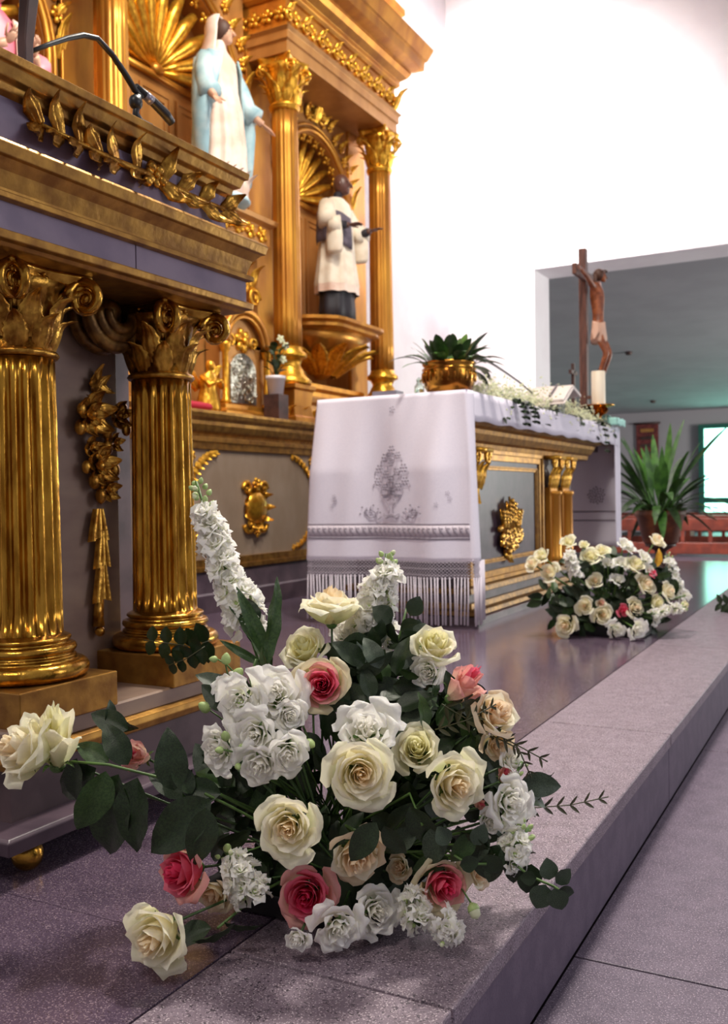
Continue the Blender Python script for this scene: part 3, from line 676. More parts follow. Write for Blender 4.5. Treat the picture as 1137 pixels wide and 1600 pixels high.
mm = MB(); mm.rosette((TX-.045,tcy,1.43), XP, .07, 6); mm.volute((TX-.045,tcy-.1,1.42), -YP, ZP, .04, 1.3, .01); mm.volute((TX-.045,tcy+.1,1.42), YP, ZP, .04, 1.3, .01); mm.build('tympanum_carving', 'gilded_bright', tb)
dr = MB(); dr.box(TX-.05, TX-.04, tcy-.12, tcy+.12, 1.085, 1.26); 
dr.rings([[(x_, tcy-.12*math.cos(PI*i/12), 1.26+.10*math.sin(PI*i/12)) for i in range(13)] for x_ in (TX-.05, TX-.04)])
door_ = dr.build('door', 'silver', tb, smooth=False)
mm = MB(); random.seed(11)
for k in range(26):
    y = tcy+random.uniform(-.10,.10); z = random.uniform(1.10,1.32); mm.volute((TX-.038,y,z), YP*random.choice((-1,1)), ZP*random.choice((-1,1)), .026, 1.3, .005, n=14)
mm.build('filigree', 'silver', door_)
# gilded angel and red cushion to the left of the tabernacle
an = empty('gilded_angel', at(325, 618, 'x', -2.97), 'small gilded kneeling angel left of the tabernacle, half behind the fluted column', 'figurine')
p = at(325, 618, 'x', -2.97); p.z = 1.0
rs = []
for i, (z, rx, ry, dx) in enumerate(((0,.055,.07,0),(.03,.06,.075,0),(.08,.05,.06,.0),(.13,.04,.045,.0),(.17,.042,.055,.005),(.2,.03,.05,.01),(.215,.014,.016,.012),(.225,.018,.018,.015),(.245,.026,.024,.018),(.268,.018,.018,.015),(.275,.004,.004,.015))):
    rs.append([(p.x+dx+rx*math.cos(2*PI*j/20)*(1+.06*math.cos(8*2*PI*j/20)*(z<.16)), p.y+ry*math.sin(2*PI*j/20)*(1+.06*math.cos(8*2*PI*j/20)*(z<.16)), p.z+z) for j in range(20)])
mm = MB(); mm.rings(rs); mm.tube([(p.x,p.y-.05,p.z+.19),(p.x+.05,p.y-.05,p.z+.14),(p.x+.08,p.y-.005,p.z+.17)],[.016,.014,.009],8); mm.tube([(p.x,p.y+.05,p.z+.19),(p.x+.05,p.y+.05,p.z+.14),(p.x+.08,p.y+.005,p.z+.17)],[.016,.014,.009],8); mm.build('figure', 'gilded_bright', an)
for s_ in (-1,1):
    mm = MB(); mm.acanthus((p.x-.03,p.y+s_*.03,p.z+.13), (-.2,s_*.7,.8), (1,0,0), .19, .05, .2, .1, 5); mm.build('wing', 'gilded_bright', an)
cu = at(298, 627, 'x', -2.93)
mm = MB(); mm.rings([[(cu.x+rx*abs(math.cos(a))**.6*math.copysign(1,math.cos(a)), cu.y+ry*abs(math.sin(a))**.6*math.copysign(1,math.sin(a)), 1.001+z) for a in [2*PI*j/24 for j in range(24)]] for rx, ry, z in ((.03,.08,0),(.06,.12,.006),(.068,.13,.022),(.06,.12,.038),(.03,.08,.045))])
mm.build('cushion', 'red_velvet', label='small crimson velvet cushion on the back altar beside the fluted column', cat='cushion')

# ================================================================== STATUES
def robe_rings(c, prof, nf, n=48, twist=0.0, front=XP):
    """prof: (z, r_front, r_side, fold, dx, dy)"""
    rs = []
    for z, rx, ry, fo, dx, dy in prof:
        ring = []
        for j in range(n):
            a = 2*PI*j/n; k = 1+fo*math.cos(nf*a+twist*z*8)+fo*.5*math.cos((nf+3)*a+1.3)
            ring.append((c[0]+dx+rx*math.cos(a)*k, c[1]+dy+ry*math.sin(a)*k, c[2]+z))
        rs.append(ring)
    return rs
def head(mm, c, s, face=XP, hairless=True):
    c = Vector(c); f = Vector(face).normalized(); side = ZP.cross(f)
    R = Matrix((f, side, ZP)).transposed()
    mm.ell(c, s*.92, s*.78, s*1.12, 20, 14, R)
    mm.ell(c+f*s*.42-ZP*s*.55, s*.45, s*.45, s*.5, 12, 8, R)
    mm.tube([c+f*s*.86+ZP*s*.25, c+f*s*1.12-ZP*s*.15, c+f*s*.9-ZP*s*.25], [s*.08,s*.15,s*.08], 8)
    for q in (-1, 1):
        mm.ell(c+side*q*s*.76-ZP*s*.05, s*.18, s*.07, s*.24, 8, 6, R)
        mm.ell(c+f*s*.80+side*q*s*.32+ZP*s*.3, s*.12, s*.2, s*.07, 8, 6, R)
        mm.ell(c+f*s*.80+side*q*s*.32+ZP*s*.1, s*.08, s*.13, s*.09, 8, 6, R)
    mm.ell(c+f*s*.80-ZP*s*.5, s*.1, s*.26, s*.07, 8, 6, R)
def hand(mm, w, d, n_, s):
    """wrist w, pointing d, palm normal n_"""
    w, d, n_ = Vector(w), Vector(d).normalized(), Vector(n_).normalized(); t = d.cross(n_).normalized()
    R = Matrix((d, t, n_)).transposed(); mm.ell(w+d*s*.45, s*.5, s*.34, s*.16, 10, 6, R)
    for k, L in enumerate((.62,.78,.72,.55)):
        b = w+d*s*.8+t*s*(-.27+.18*k); mm.tube([b-d*s*.2, b+d*s*L*.55-n_*s*.02, b+d*s*L-n_*s*.14], [s*.09,s*.08,s*.06], 6)
    b = w+d*s*.25+t*s*-.28; mm.tube([b, b+(d-t*.8)*s*.35, b+(d*1.2-t*.8)*s*.6], [s*.11,s*.09,s*.06], 6)
# central statue: veiled woman
ms = empty('marian_statue', (-3.08, 4.16, 2.165), 'painted statue of a veiled woman in cream robe and pale blue mantle, hands lowered', 'statue')
c = Vector((-3.05, 4.15, 2.155)); Z9 = .93
mm = MB().use('robe_cream')
mm.rings(robe_rings(c, [(0,.115,.16,.06,.02,0),(.08,.11,.15,.08,.02,0),(.3,.10,.135,.08,.03,0),(.5,.092,.125,.05,.02,0),(.6,.085,.115,.03,.005,0),(.7,.085,.12,.02,0,0),(.76,.075,.12,.0,0,0),(.80,.05,.075,0,.0,0),(.825,.03,.032,0,.008,0),(.86,.028,.03,0,.012,0)], 9))
mm.use('skin'); head(mm, c+Vector((.025,.012,.91)), .058, (1,.35,-.15))
mm.build('body', 'robe_cream', ms)
mm = MB(); hc = c+Vector((.0,.005,.915)); rs = []
for (z, r, a0) in ((-.22,.125,1.5),(-.12,.10,1.4),(-.04,.075,1.35),(.02,.072,1.3),(.06,.060,1.15),(.082,.035,1.0),(.092,.01,1.0)):
    rs.append([hc+Vector((r*math.cos(a)*1.0+ .0, r*math.sin(a), z)) for a in [a0+(2*PI-2*a0)*j/24+.3 for j in range(25)]])
mm.rings(rs, cap=False, close=False); mm.build('veil', 'robe_cream', ms, thick=.006)
mm = MB(); mm.ell(c+Vector((.012,.006,.918)), .062, .054, .066, 18, 12); mm.build('hair', 'hair_brown', ms)
mm = MB(); rs = []
for (z, rx, ry, a0) in ((.10,.13,.17,1.5),(.3,.125,.165,1.35),(.5,.115,.16,1.0),(.6,.11,.155,.8),(.7,.10,.145,.6),(.77,.085,.13,.5)):
    rs.append([c+Vector((rx*math.cos(a)*(1+.06*math.cos(11*a)), ry*math.sin(a)*(1+.06*math.cos(11*a)), z)) for a in [a0+(2*PI-2*a0)*j/40 for j in range(41)]])
mm.rings(rs, cap=False, close=False); mm.build('mantle', 'robe_blue', ms, thick=.008)
for s_ in (-1, 1):
    sh = c+Vector((.0, s_*.115, .73)); el = c+Vector((.05, s_*.18, .55)); wr = c+Vector((.13, s_*.215, .47))
    mm = MB().use('robe_blue'); mm.tube([sh, sh.lerp(el,.5)+Vector((0,s_*.015,0)), el, el.lerp(wr,.6)], [.05,.052,.055,.06], 12)
    mm.use('skin'); mm.tube([el, wr], [.025,.019], 8); hand(mm, wr, (.55, s_*.35, -.5), (0,0,1), .055)
    mm.build('arm', 'robe_cream', ms)
    mm = MB(); mm.rings([[sh.lerp(el, t)+Vector((math.cos(a)*.055*w2*.8-.02, math.sin(a)*.03*w2+s_*.02, -dz+math.sin(3*a)*.0)) for a in [2*PI*j/16 for j in range(16)]] for t, w2, dz in ((0,.9,0),(.5,1.1,0),(1,1.2,.02),(1.05,1.25,.12),(1.0,1.0,.3),(.98,.7,.42))]); mm.build('mantle_fall', 'robe_blue', ms)
mm = MB(); mm.lathe((c.x,c.y,2.15), [(.15,0),(.16,.012),(.15,.03),(.12,.05)], 24); mm.ell((c.x,c.y,2.18),.12,.15,.04); mm.build('globe_base', 'robe_blue', ms)
mm = MB()
for k in range(5): mm.acanthus(c+Vector((.12,-.16+.05*k,.0)), (0,-.3+.1*k,1), XP, .15, .03, .5, .2, 4)
mm.build('lily_carving', 'robe_cream', ms)

# right statue: bald dark-skinned saint in surplice
ss = empty('saint_statue', (-3.02, 5.4, 1.69), 'painted statue of a bald dark-skinned man in white surplice over black cassock', 'statue')
c = Vector((-3.02, 5.36, 1.688))
mm = MB().use('cassock')
mm.rings(robe_rings(c, [(0,.10,.155,.05,.0,0),(.1,.10,.15,.06,0,0),(.3,.09,.13,.04,0,0),(.5,.08,.115,.0,0,0),(.6,.08,.12,0,0,0),(.70,.082,.125,0,0,0),(.765,.07,.11,0,0,0),(.80,.045,.06,0,.005,0),(.82,.03,.032,0,.01,0),(.85,.028,.03,0,.015,0)], 8))
mm.use('skin_dark'); head(mm, c+Vector((.03,.02,.905)), .062, (1,.25,-.1))
mm.build('body', 'cassock', ss)
mm = MB(); mm.rings(robe_rings(c, [(.24,.125,.17,.07,0,0),(.255,.127,.172,.07,0,0),(.4,.11,.15,.06,0,0),(.55,.10,.135,.03,0,0),(.65,.096,.135,.02,0,0),(.72,.092,.138,0,0,0),(.78,.075,.115,0,0,0),(.81,.05,.065,0,0,0)], 10), cap=False); mm.build('surplice', 'surplice', ss)
mm = MB(); mm.rings(robe_rings(c, [(.19,.127,.168,.07,0,0),(.24,.125,.17,.07,0,0)], 10), cap=False); mm.build('lace_hem', 'robe_cream', ss)
for s_ in (-1, 1):
    sh = c+Vector((0, s_*.12, .75)); el = c+Vector((.04, s_*.185, .60)); wr = c+Vector((.17, s_*.15, .62)) if s_ > 0 else c+Vector((.15, -.10, .60))
    mm = MB().use('surplice'); mm.tube([sh, sh.lerp(el,.6)+Vector((0,s_*.01,0)), el], [.052,.06,.062], 12); mm.tube([el+Vector((-.0,0,0)), el.lerp(wr,.55)], [.05,.062], 12)
    mm.rings([[el.lerp(wr,.3)+Vector((math.cos(a)*.05*w2, math.sin(a)*.028, -dz)) for a in [2*PI*j/16 for j in range(16)]] for w2, dz in ((1,-.01),(1.2,.07),(1.15,.16),(.9,.18))])
    mm.use('cassock'); mm.tube([el.lerp(wr,.4), el.lerp(wr,.85)], [.028,.026], 10)
    mm.use('skin_dark'); mm.tube([el.lerp(wr,.8), wr], [.02,.018], 8); hand(mm, wr, (.7, s_*.5, .25) if s_ > 0 else (.9,.4,.1), (0,0,1) if s_ > 0 else (0,.3,1), .055)
    mm.build('arm', 'surplice', ss)
mm = MB(); rs = []
for (z, rx, ry) in ((.46,.118,.165),(.50,.122,.17),(.6,.115,.165),(.66,.112,.16)):
    rs.append([c+Vector((rx*math.cos(a)*(1+.03*math.cos(9*a)), ry*math.sin(a)*(1+.03*math.cos(9*a)), z-.05*math.sin(a))) for a in [-2.3+2.2*j/20 for j in range(21)]])
mm.rings(rs, cap=False, close=False); mm.build('shawl', 'cape_grey', ss, thick=.006)
mm = MB(); mm.box(c.x-.13, c.x+.13, c.y-.17, c.y+.17, 1.689, 1.70); mm.build('base', 'wood_dark', ss, smooth=False)

# left statue, mostly out of frame: pink-robed saint
ls = empty('left_saint_statue', (-3.02, 2.66, 1.69), 'painted saint statue in rose-pink robe at the upper left corner', 'statue')
c = Vector((-3.02, 2.62, 1.688))
mm = MB().use('robe_pink')
mm.rings(robe_rings(c, [(0,.11,.165,.06,.0,0),(.1,.105,.155,.07,0,0),(.3,.10,.14,.06,0,0),(.5,.09,.125,.03,0,0),(.68,.088,.128,0,0,0),(.765,.07,.11,0,0,0),(.80,.045,.06,0,.005,0),(.82,.03,.032,0,.01,0),(.85,.028,.03,0,.015,0)], 9))
mm.use('skin'); head(mm, c+Vector((.03,0,.905)), .062, (1,0,-.1)); mm.build('body', 'robe_pink', ls)
mm = MB(); mm.ell(c+Vector((-.015,0,.93)), .062, .058, .066, 16, 10); mm.build('hair', 'hair_brown', ls)
for s_ in (-1, 1):
    sh = c+Vector((0, s_*.12, .75)); el = c+Vector((.05, s_*.18, .57)); wr = c+Vector((.16, s_*.07, .62))
    mm = MB().use('robe_pink'); mm.tube([sh, sh.lerp(el,.6), el, el.lerp(wr,.7)], [.05,.055,.055,.06], 12)
    mm.use('skin'); mm.tube([el.lerp(wr,.6), wr], [.02,.018], 8); hand(mm, wr, (.5, -s_*.3, .6), (1,0,0), .055); mm.build('arm', 'robe_pink', ls)
mm = MB(); rs = []
for (z, rx, ry) in ((.12,.125,.18),(.3,.118,.16),(.5,.108,.15),(.7,.10,.145),(.77,.085,.13)):
    rs.append([c+Vector((rx*math.cos(a)*(1+.05*math.cos(9*a)), ry*math.sin(a)*(1+.05*math.cos(9*a)), z)) for a in [.3+(3.9)*j/30 for j in range(31)]])
mm.rings(rs, cap=False, close=False); mm.build('mantle', 'robe_cream', ls, thick=.008)

# ================================================================== ALTAR
TX0, TX1, TY0, TY1 = -2.16, -1.47, 3.71, 6.42
al = empty('altar', (-1.85, 5.0, 0), 'gilt and violet marble altar table on the platform under a white cloth', 'altar')
bx0, bx1, by0, by1 = -2.12, -1.57, 3.90, 5.62
MB().loft(bx0, bx1, by0, by1, [(.10,0),(.10,.03)]).build('footing', 'marble_dark', al, smooth=False)
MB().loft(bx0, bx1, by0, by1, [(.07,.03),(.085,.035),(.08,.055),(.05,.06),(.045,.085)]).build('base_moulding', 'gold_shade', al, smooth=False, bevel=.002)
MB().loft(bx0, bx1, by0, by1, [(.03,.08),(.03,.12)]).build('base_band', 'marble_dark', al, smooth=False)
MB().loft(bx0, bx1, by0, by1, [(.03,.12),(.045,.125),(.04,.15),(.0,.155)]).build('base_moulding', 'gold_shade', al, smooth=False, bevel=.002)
MB().box(bx0, bx1, by0, by1, .15, .78).build('body', 'marble_violet', al, smooth=False)
MB().loft(bx0, bx1, by0-.12, by1+.35, [(.0,.77),(.01,.775),(.015,.80),(.03,.81),(.045,.84),(.05,.86),(.075,.87),(.085,.885),(.085,.90)]).build('upper_cornice', 'gold_frame', al, smooth=False, bevel=.002)
MB().box(TX0, TX1, TY0, TY1, .885, 1.0).build('table_top', 'gold_frame', al, smooth=False, bevel=.004)
MB().box(TX0+.12, TX1-.12, by1, TY1-.05, .84, .886).build('under_board', 'marble_dark', al, smooth=False)
X0 = bx1
frame(al, X0, 3.92, 5.02, .155, .775, .05, .02, 'gold_frame')
frame(al, X0, 4.00, 4.93, .24, .70, .02, .014, 'gold_frame', 'inner_frame')
# pilaster pair at the far end, and near end
for y, nm in ((5.16,'a'),(5.40,'b'),(3.98,'c')):
    s_ = MB(); s_.box(X0, X0+.035, y-.07, y+.07, .155, .60)
    if nm != 'c':
        s_.build('pilaster', 'gilded_wood', al, smooth=False, bevel=.004)
        m2 = MB(); m2.lathe((X0+.03, y, .19), [(.045,0),(.05,.01),(.042,.03),(.04,.36),(.048,.37),(.048,.385),(.042,.39)], 20); m2.build('half_column', 'gilded_wood', al)
    m2 = MB(); zc_ = .59
    for k in (-1, 0, 1): m2.acanthus((X0+.035, y+k*.045, zc_), (0,k*.2,1), XP, .13, .038, .22, .12, 4)
    m2.volute((X0+.06, y-.055, .73), -YP, ZP, .035, 1.4, .011); m2.volute((X0+.06, y+.055, .73), YP, ZP, .035, 1.4, .011)
    m2.box(X0, X0+.08, y-.09, y+.09, .755, .775)
    if nm == 'c': m2.acanthus((X0+.02, y, .66), -ZP, XP, .14, .045, .1, .12, 4)
    m2.build('pilaster_capital', 'gilded_bright', al)
# gilt relief: basket of wheat and leaves
c = at(790, 820, 'x', X0); X_ = X0+.012
for k in range(-3, 4):
    mm = MB(); b_ = Vector((X_, c.y+k*.03, c.z-.07)); t_ = Vector((X_+.008, c.y+k*.046, c.z+.14-.02*abs(k)*(1 if k%2 else 1.6))); mm.tube([b_, b_.lerp(t_, .5)+XP*.015, t_], [.008,.014,.006], 7)
    for q in range(5): mm.ell(b_.lerp(t_, .45+.11*q)+XP*.018, .010, .014, .016, 7, 5)
    mm.build('wheat_ear', 'gold', al)
random.seed(4); mm = MB()
for k in range(60):
    a_ = random.uniform(0, 2*PI); r_ = random.random()**.5; mm.ell((X_+.012, c.y+r_*.19*math.cos(a_), c.z-.085+r_*.055*math.sin(a_)+.05*abs(r_*math.cos(a_))), .012, .02, .016, n=8, m=6)
mm.build('grape_cluster', 'gold', al)
mm = MB()
for k in range(7): mm.acanthus((X_, c.y, c.z-.09), (0, math.sin(-1.3+k*.43), -math.cos(-1.3+k*.43)*.5+.35), XP, .10, .05, .15, .15, 3)
mm.build('relief_leaves', 'gold', al)

# ---- cloth
CZ = 1.004
def drop(u, v, o=0.0):          # near end hanging; u 0..1 left-right, beyond 1 wraps the corner
    z = CZ - v*.72
    amp = .026*min(1, v*2.2)
    yy = TY0-.026 - amp*(1+math.sin(u*9.5+.6)) - .009*math.sin(u*24+v*1.5)*min(1, v*2)
    w_ = .045*v
    x = TX0-.03+ u*(TX1-TX0+.03) - w_*(1-u)*.9 + .02*v*u
    if u > 1: 
        k = (u-1); x = TX1+.02*v + .012*math.sin(min(k*30, PI/2)) + .01*v; yy = TY0-.026-amp*.6 + k*.75
    if u < 0: k = -u; x = TX0-.03-w_*.9; yy = TY0-.026-amp + k*.6
    return Vector((x, yy-o, z))
cl = empty('altar_cloth', (-1.85, 3.7, 1.0), 'white linen altar cloth with grey embroidery and knotted fringe on the altar', 'cloth')
mm = MB()
mm.grid(lambda u, v: drop(u*1.12-.04, v), 110, 40, u0=0)
# top surface and front overlap, far drop
mm.grid(lambda u, v: Vector((TX0-.03+u*(TX1-TX0+.036), TY0-.026+v*(TY1-TY0+.032), CZ+.0015*math.sin(v*30)*math.sin(u*5))), 20, 60, u0=0)
mm.grid(lambda u, v: Vector((TX1+.006+.006*math.sin(u*40+1)*v+.004*v, TY0-.006+u*(TY1-TY0+.012), CZ-v*(.125+.004*math.sin(u*60)))), 120, 4, u0=0)
mm.grid(lambda u, v: Vector((TX0-.03, TY0-.006+u*(TY1-TY0+.012), CZ-v*.12)), 60, 3, u0=0)
def fdrop(u, v): return Vector((TX0-.03+u*(TX1-TX0+.045), TY1+.006+.012*min(1,v*3)*(1+math.sin(u*11+2)), CZ-v*.80))
mm.grid(fdrop, 60, 20, u0=0)
mm.grid(lambda u, v: Vector((TX1+.012+.006*math.sin(u*9+v), TY1+.012-u*.16*(1-.25*v), CZ-.02-v*.78)), 12, 16, u0=0)
mm.build('linen', 'linen', cl, thick=.002)
# drawn-thread bands
def band(fn, v0, v1, u0, u1, m, nm, o=.003, n=110):
    b = MB(); b.grid(lambda u, v: fn(u0+(u1-u0)*u, v0+(v1-v0)*v) + Vector((0,-o,0)), n, 2, u0=0); return b.build(nm, m, cl, thick=.0008)
band(drop, .775, .788, -.03, 1.0, 'linen_thread', 'hem_line'); band(drop, .858, .872, -.03, 1.0, 'linen_thread', 'hem_line'); band(drop, .788, .858, -.03, 1.0, 'linen_lace', 'lace_band')
def dt(u, v, o=.006): return drop(u, v)+Vector((0,-o,0))
mm = MB(); random.seed(2)
for k in range(30):
    u = .015+k*.0335
    for q in range(7): 
        a_ = q*.9; mm.ell(dt(u+.011*math.cos(a_)*(q/7), .823+.024*math.sin(a_)*(q/7)), .0038, .001, .0038, 6, 3)
    mm.tube([dt(u-.012,.795), dt(u+.012,.851)], .0016, 4)
mm.build('lace_pattern', 'linen_thread', cl)
# far drop bands
band(lambda u, v: fdrop(u, v), .70, .712, .3, 1, 'linen_thread', 'far_hem_line', .006, 40); band(lambda u, v: fdrop(u, v), .776, .788, .3, 1, 'linen_thread', 'far_hem_line', .006, 40)
mm = MB()
for k in range(40):
    a_ = k*2.4; r_ = .012*math.sqrt(k); mm.ell(fdrop(.78+r_*math.cos(a_)*1.1, .57+r_*math.sin(a_))+Vector((0,-.008,0)), .006, .001, .006, 6, 3)
mm.build('far_embroidery', 'linen_thread', cl)
# embroidered vase of flowers
mm = MB()
uc, V0 = .53, 0
def line(pts, r=.0016): mm.tube([dt(uc+a, b*1.11) for a, b in pts], r, 4)
def dot(a, b, r=.004): 
    mm.ell(dt(uc+a, b*1.11), r, .001, r, 8, 3)
def flo(a, b, r=.014, n=6):
    for k in range(n): dot(a+r*1.2*math.cos(2*PI*k/n), b+r*1.2*math.sin(2*PI*k/n), r*.30)
    dot(a, b, r*.28)
line([(-.075,.545),(.075,.545)], .0028); line([(-.065,.555),(.065,.555)]); line([(-.06,.558),(-.02,.60),(-.008,.625),(-.02,.645)]); line([(.06,.558),(.02,.60),(.008,.625),(.02,.645)])
line([(-.03,.575),(0,.56),(.03,.575)])
line([(-.06,.655),(-.04,.672),(0,.660),(.04,.672),(.06,.655)], .0022); line([(-.06,.645),(-.03,.66),(0,.65),(.03,.66),(.06,.645)])
for (a, b) in ((0,.30),(-.05,.34),(.05,.33),(0,.37),(-.09,.40),(.09,.40),(-.04,.43),(.045,.42),(0,.46),(-.10,.47),(.10,.47),(-.05,.50),(.055,.50),(.0,.52),(-.02,.33)):
    flo(a, b, .013+.004*random.random()); line([(a, b+.02), (a*.5, (b+.54)/2), (0, .54)], .0009)
    for s_ in (-1, 1): line([(a+s_*.02, b+.01), (a+s_*.032, b+.022), (a+s_*.028, b+.035)], .0014)
for s_ in (-1, 1):
    line([(s_*.07,.66),(s_*.10,.68),(s_*.12,.65),(s_*.10,.63)], .0022); line([(s_*.11,.66),(s_*.15,.67),(s_*.18,.64),(s_*.165,.61)], .0022); line([(s_*.12,.64),(s_*.15,.62),(s_*.14,.60)], .0018)
    for (a, b) in ((.10,.62),(.13,.60),(.19,.61),(.17,.65),(.20,.645),(.085,.64)): dot(s_*a, b, .0045)
    flo(s_*.155,.64,.012)
for (a, b) in ((-.36,.55),(-.35,.58),(-.37,.60),(.30,.60),(.36,.54),(.37,.57),(-.355,.565)): flo(a, b, .008, 5)
flo(0, .08, .012, 5)
mm.build('embroidery', 'linen_thread', cl)
# fringe : knotted lattice then strands
mm = MB(); random.seed(9); n_ = 58; zf = CZ-.72
def bott(u): return drop(u, 1.0)
for k in range(n_):
    u0_ = -.03+1.09*k/n_
    for s_ in (-1, 1):
        pts = []
        for q in range(7):
            uu = u0_+s_*(q % 2)*(1.09/n_)*.9; b_ = bott(min(1.11, max(-.035, uu))); pts.append(Vector((b_.x, b_.y, zf+.008-q*.0135)))
        mm.tube(pts, .0016, 4)
    for q in range(3): b_ = bott(u0_); mm.ell((b_.x, b_.y, zf-.004-q*.027), .003, n=6, m=4)
mm.build('knotted_lattice', 'linen_lace', cl)
for k in range(n_):
    u0_ = -.03+1.13*(k+random.uniform(-.2,.2))/n_; b_ = bott(max(-.035,min(1.11,u0_))); L_ = .198+.006*random.random()
    mm = MB(); dx, dy = random.uniform(-.006,.006), random.uniform(-.006,.006)
    mm.tube([(b_.x,b_.y,zf-.066),(b_.x+dx*.5,b_.y+dy,zf-.066-L_*.5),(b_.x+dx,b_.y+dy*.5,zf-.066-L_)], [.0026,.0034,.0042], 5); mm.build('fringe_strand', 'fringe', cl)
mm = MB()
for k in range(20):
    b_ = Vector((TX1+.018, TY0+.005+k*.006, zf)); mm.tube([b_, b_-ZP*.26], [.002,.0035], 4)
mm.build('side_fringe', 'fringe', cl, kind='stuff')

# ================================================================== THINGS ON THE ALTAR
CT = CZ+.002
pc = at(695, 612, 'z', CT); pc = Vector((-1.60, 3.82, CT))
def strap(mm, base, d, L, W, droop, n=8, fold=.15, twist=0):
    d = Vector(d).normalized(); h = Vector((d.x, d.y, 0)); h = h.normalized() if h.length > 1e-3 else XP; side = ZP.cross(h)
    def fn(u, v):
        s_ = math.sin(PI*(.08+.92*v)**.8)**.8*W if v < 1 else 0
        s_ = W*max(.02, math.sin(PI*min(1,(.06+.94*v)))**.7)
        p_ = Vector(base)+d*L*v - ZP*droop*L*v*v + h*droop*L*.3*v*v
        return p_ + side*(u*s_) + ZP*(abs(u)*s_*fold)
    mm.grid(fn, 4, n); return mm
bp = empty('brass_pot', pc, 'round hammered brass cachepot on the near end of the altar', 'pot')
MB().lathe(pc, [(.03,0),(.085,.0),(.092,.004),(.108,.03),(.116,.07),(.113,.105),(.108,.118),(.116,.126),(.118,.134),(.112,.138),(.106,.134),(.104,.10),(.08,.09)], 40).build('bowl', 'brass', bp)
for k in range(26):
    a_ = 2*PI*k/26; mm = MB(); mm.ell(pc+Vector((.1155*math.cos(a_), .1155*math.sin(a_), .072)), .006, .006, .024, 8, 6); mm.build('embossed_rib', 'brass', bp)
MB().tube([pc+Vector((.115*math.cos(a_),.115*math.sin(a_),.105)) for a_ in [2*PI*k/40 for k in range(41)]], .004, 6).build('rim_band', 'brass', bp)
plant = empty('altar_plant', pc+ZP*.10, 'glossy green leafy plant growing in the brass pot', 'plant')
MB().lathe(pc+ZP*.088, [(.02,0),(.102,.0),(.10,.01),(.02,.014)], 20).build('soil', 'soil', plant)
random.seed(21)
for k in range(54):
    a_ = random.uniform(0, 2*PI); e = random.uniform(.2, 1.35); d_ = Vector((math.cos(a_)*math.cos(e), math.sin(a_)*math.cos(e), math.sin(e)))
    mm = MB(); b_ = pc+Vector((.05*math.cos(a_), .05*math.sin(a_), .10)); L_ = random.uniform(.11,.19)
    mm.tube([b_, b_+d_*L_*.5], [.003,.002], 5); strap(mm, b_+d_*L_*.4, d_, L_*.8, .024, .5 if e < .8 else .2, 7); mm.build('leaf', random.choice(('leaf_dark','leaf_palm','leaf_mid')), plant)
mm = MB()
for (dy, dz) in ((.30,.03),(.26,-.0)):
    mm.tube(bez(pc+Vector((0,.03,.13)), pc+Vector((.02,.16,.16)), pc+Vector((.05,dy,.10+dz)), 6), .002, 5); strap(mm, pc+Vector((.045,dy-.06,.115+dz)), (0.2,.7,-.2), .09, .018, .4)
mm.build('drooping_leaf', 'leaf_dark', plant)
# grey box, small glass
p = Vector((-1.90, 3.80, CT)); mm = MB(); mm.box(p.x-.05,p.x+.07,p.y-.04,p.y+.04,p.z,p.z+.028)
gb = mm.build('box', 'steel_box', label='flat grey metal box at the near left end of the altar top', cat='box', smooth=False, bevel=.003)
p = Vector((-1.735, 3.80, CT)); gl = empty('glass_cruet', p, 'small pale green glass cruet beside the brass pot', 'bottle')
MB().lathe(p, [(.004,0),(.020,0),(.022,.006),(.021,.04),(.012,.052),(.010,.062),(.013,.066)], 20).build('vessel', 'glass', gl)
MB().lathe(p+ZP*.064, [(.003,0),(.010,.0),(.012,.006),(.006,.014),(.001,.016)], 14).build('stopper', 'glass', gl)
# second microphone: thin gooseneck over the altar
A_ = lambda a, b, X=-1.62: at(a, b, 'x', X)
m2_ = empty('altar_microphone', A_(833,625), 'thin black gooseneck microphone arching over the white blossoms on the altar', 'microphone')
e_ = A_(833,616); MB().tube([A_(745,556), A_(765,566), A_(790,582), A_(815,600), e_, Vector((e_.x,e_.y+.02,CT+.01))], [.009,.006,.0055,.005,.005,.006], 8).build('gooseneck', 'black_plastic', m2_)
MB().tube([A_(743,555), A_(768,567)], [.010,.008], 10).build('capsule', 'black_plastic', m2_)
MB().lathe((e_.x,e_.y+.02,CT), [(.03,0),(.03,.012),(.01,.018)], 20).build('base', 'black_plastic', m2_)
# missal on stand
t_ = at(860, 600, 'y', 5.15); p = Vector((t_.x, 5.15, CT+.02)); mi = empty('missal', p, 'open white-paged missal propped on a stand among the blossoms', 'book')
mm = MB()
def slab(mm, o, a, b, n_, th):
    o, a, b, n_ = map(Vector, (o, a, b, n_)); n_ = n_.normalized()*th
    mm.add([o, o+a, o+a+b, o+b, o+n_, o+a+n_, o+a+b+n_, o+b+n_], [(0,3,2,1),(4,5,6,7),(0,1,5,4),(1,2,6,5),(2,3,7,6),(3,0,4,7)]); return mm
slab(MB(), p+Vector((-.12,-.16,.03)), (.24,0,0), (0,.17,.09), (0,-.4,.9), .018).build('page_block', 'paper', mi, smooth=False, bevel=.003)
slab(MB(), p+Vector((-.12,.02,.125)), (.24,0,0), (0,.17,-.04), (0,.2,.9), .018).build('page_block', 'paper', mi, smooth=False, bevel=.003)
slab(MB(), p+Vector((-.125,-.17,.018)), (.25,0,0), (0,.19,.10), (0,-.4,.9), .006).build('stand_plate', 'paper', mi, smooth=False)
MB().box(p.x-.05,p.x+.05,p.y-.02,p.y+.1,CT,p.z+.10).build('stand_foot', 'black_plastic', mi, smooth=False)
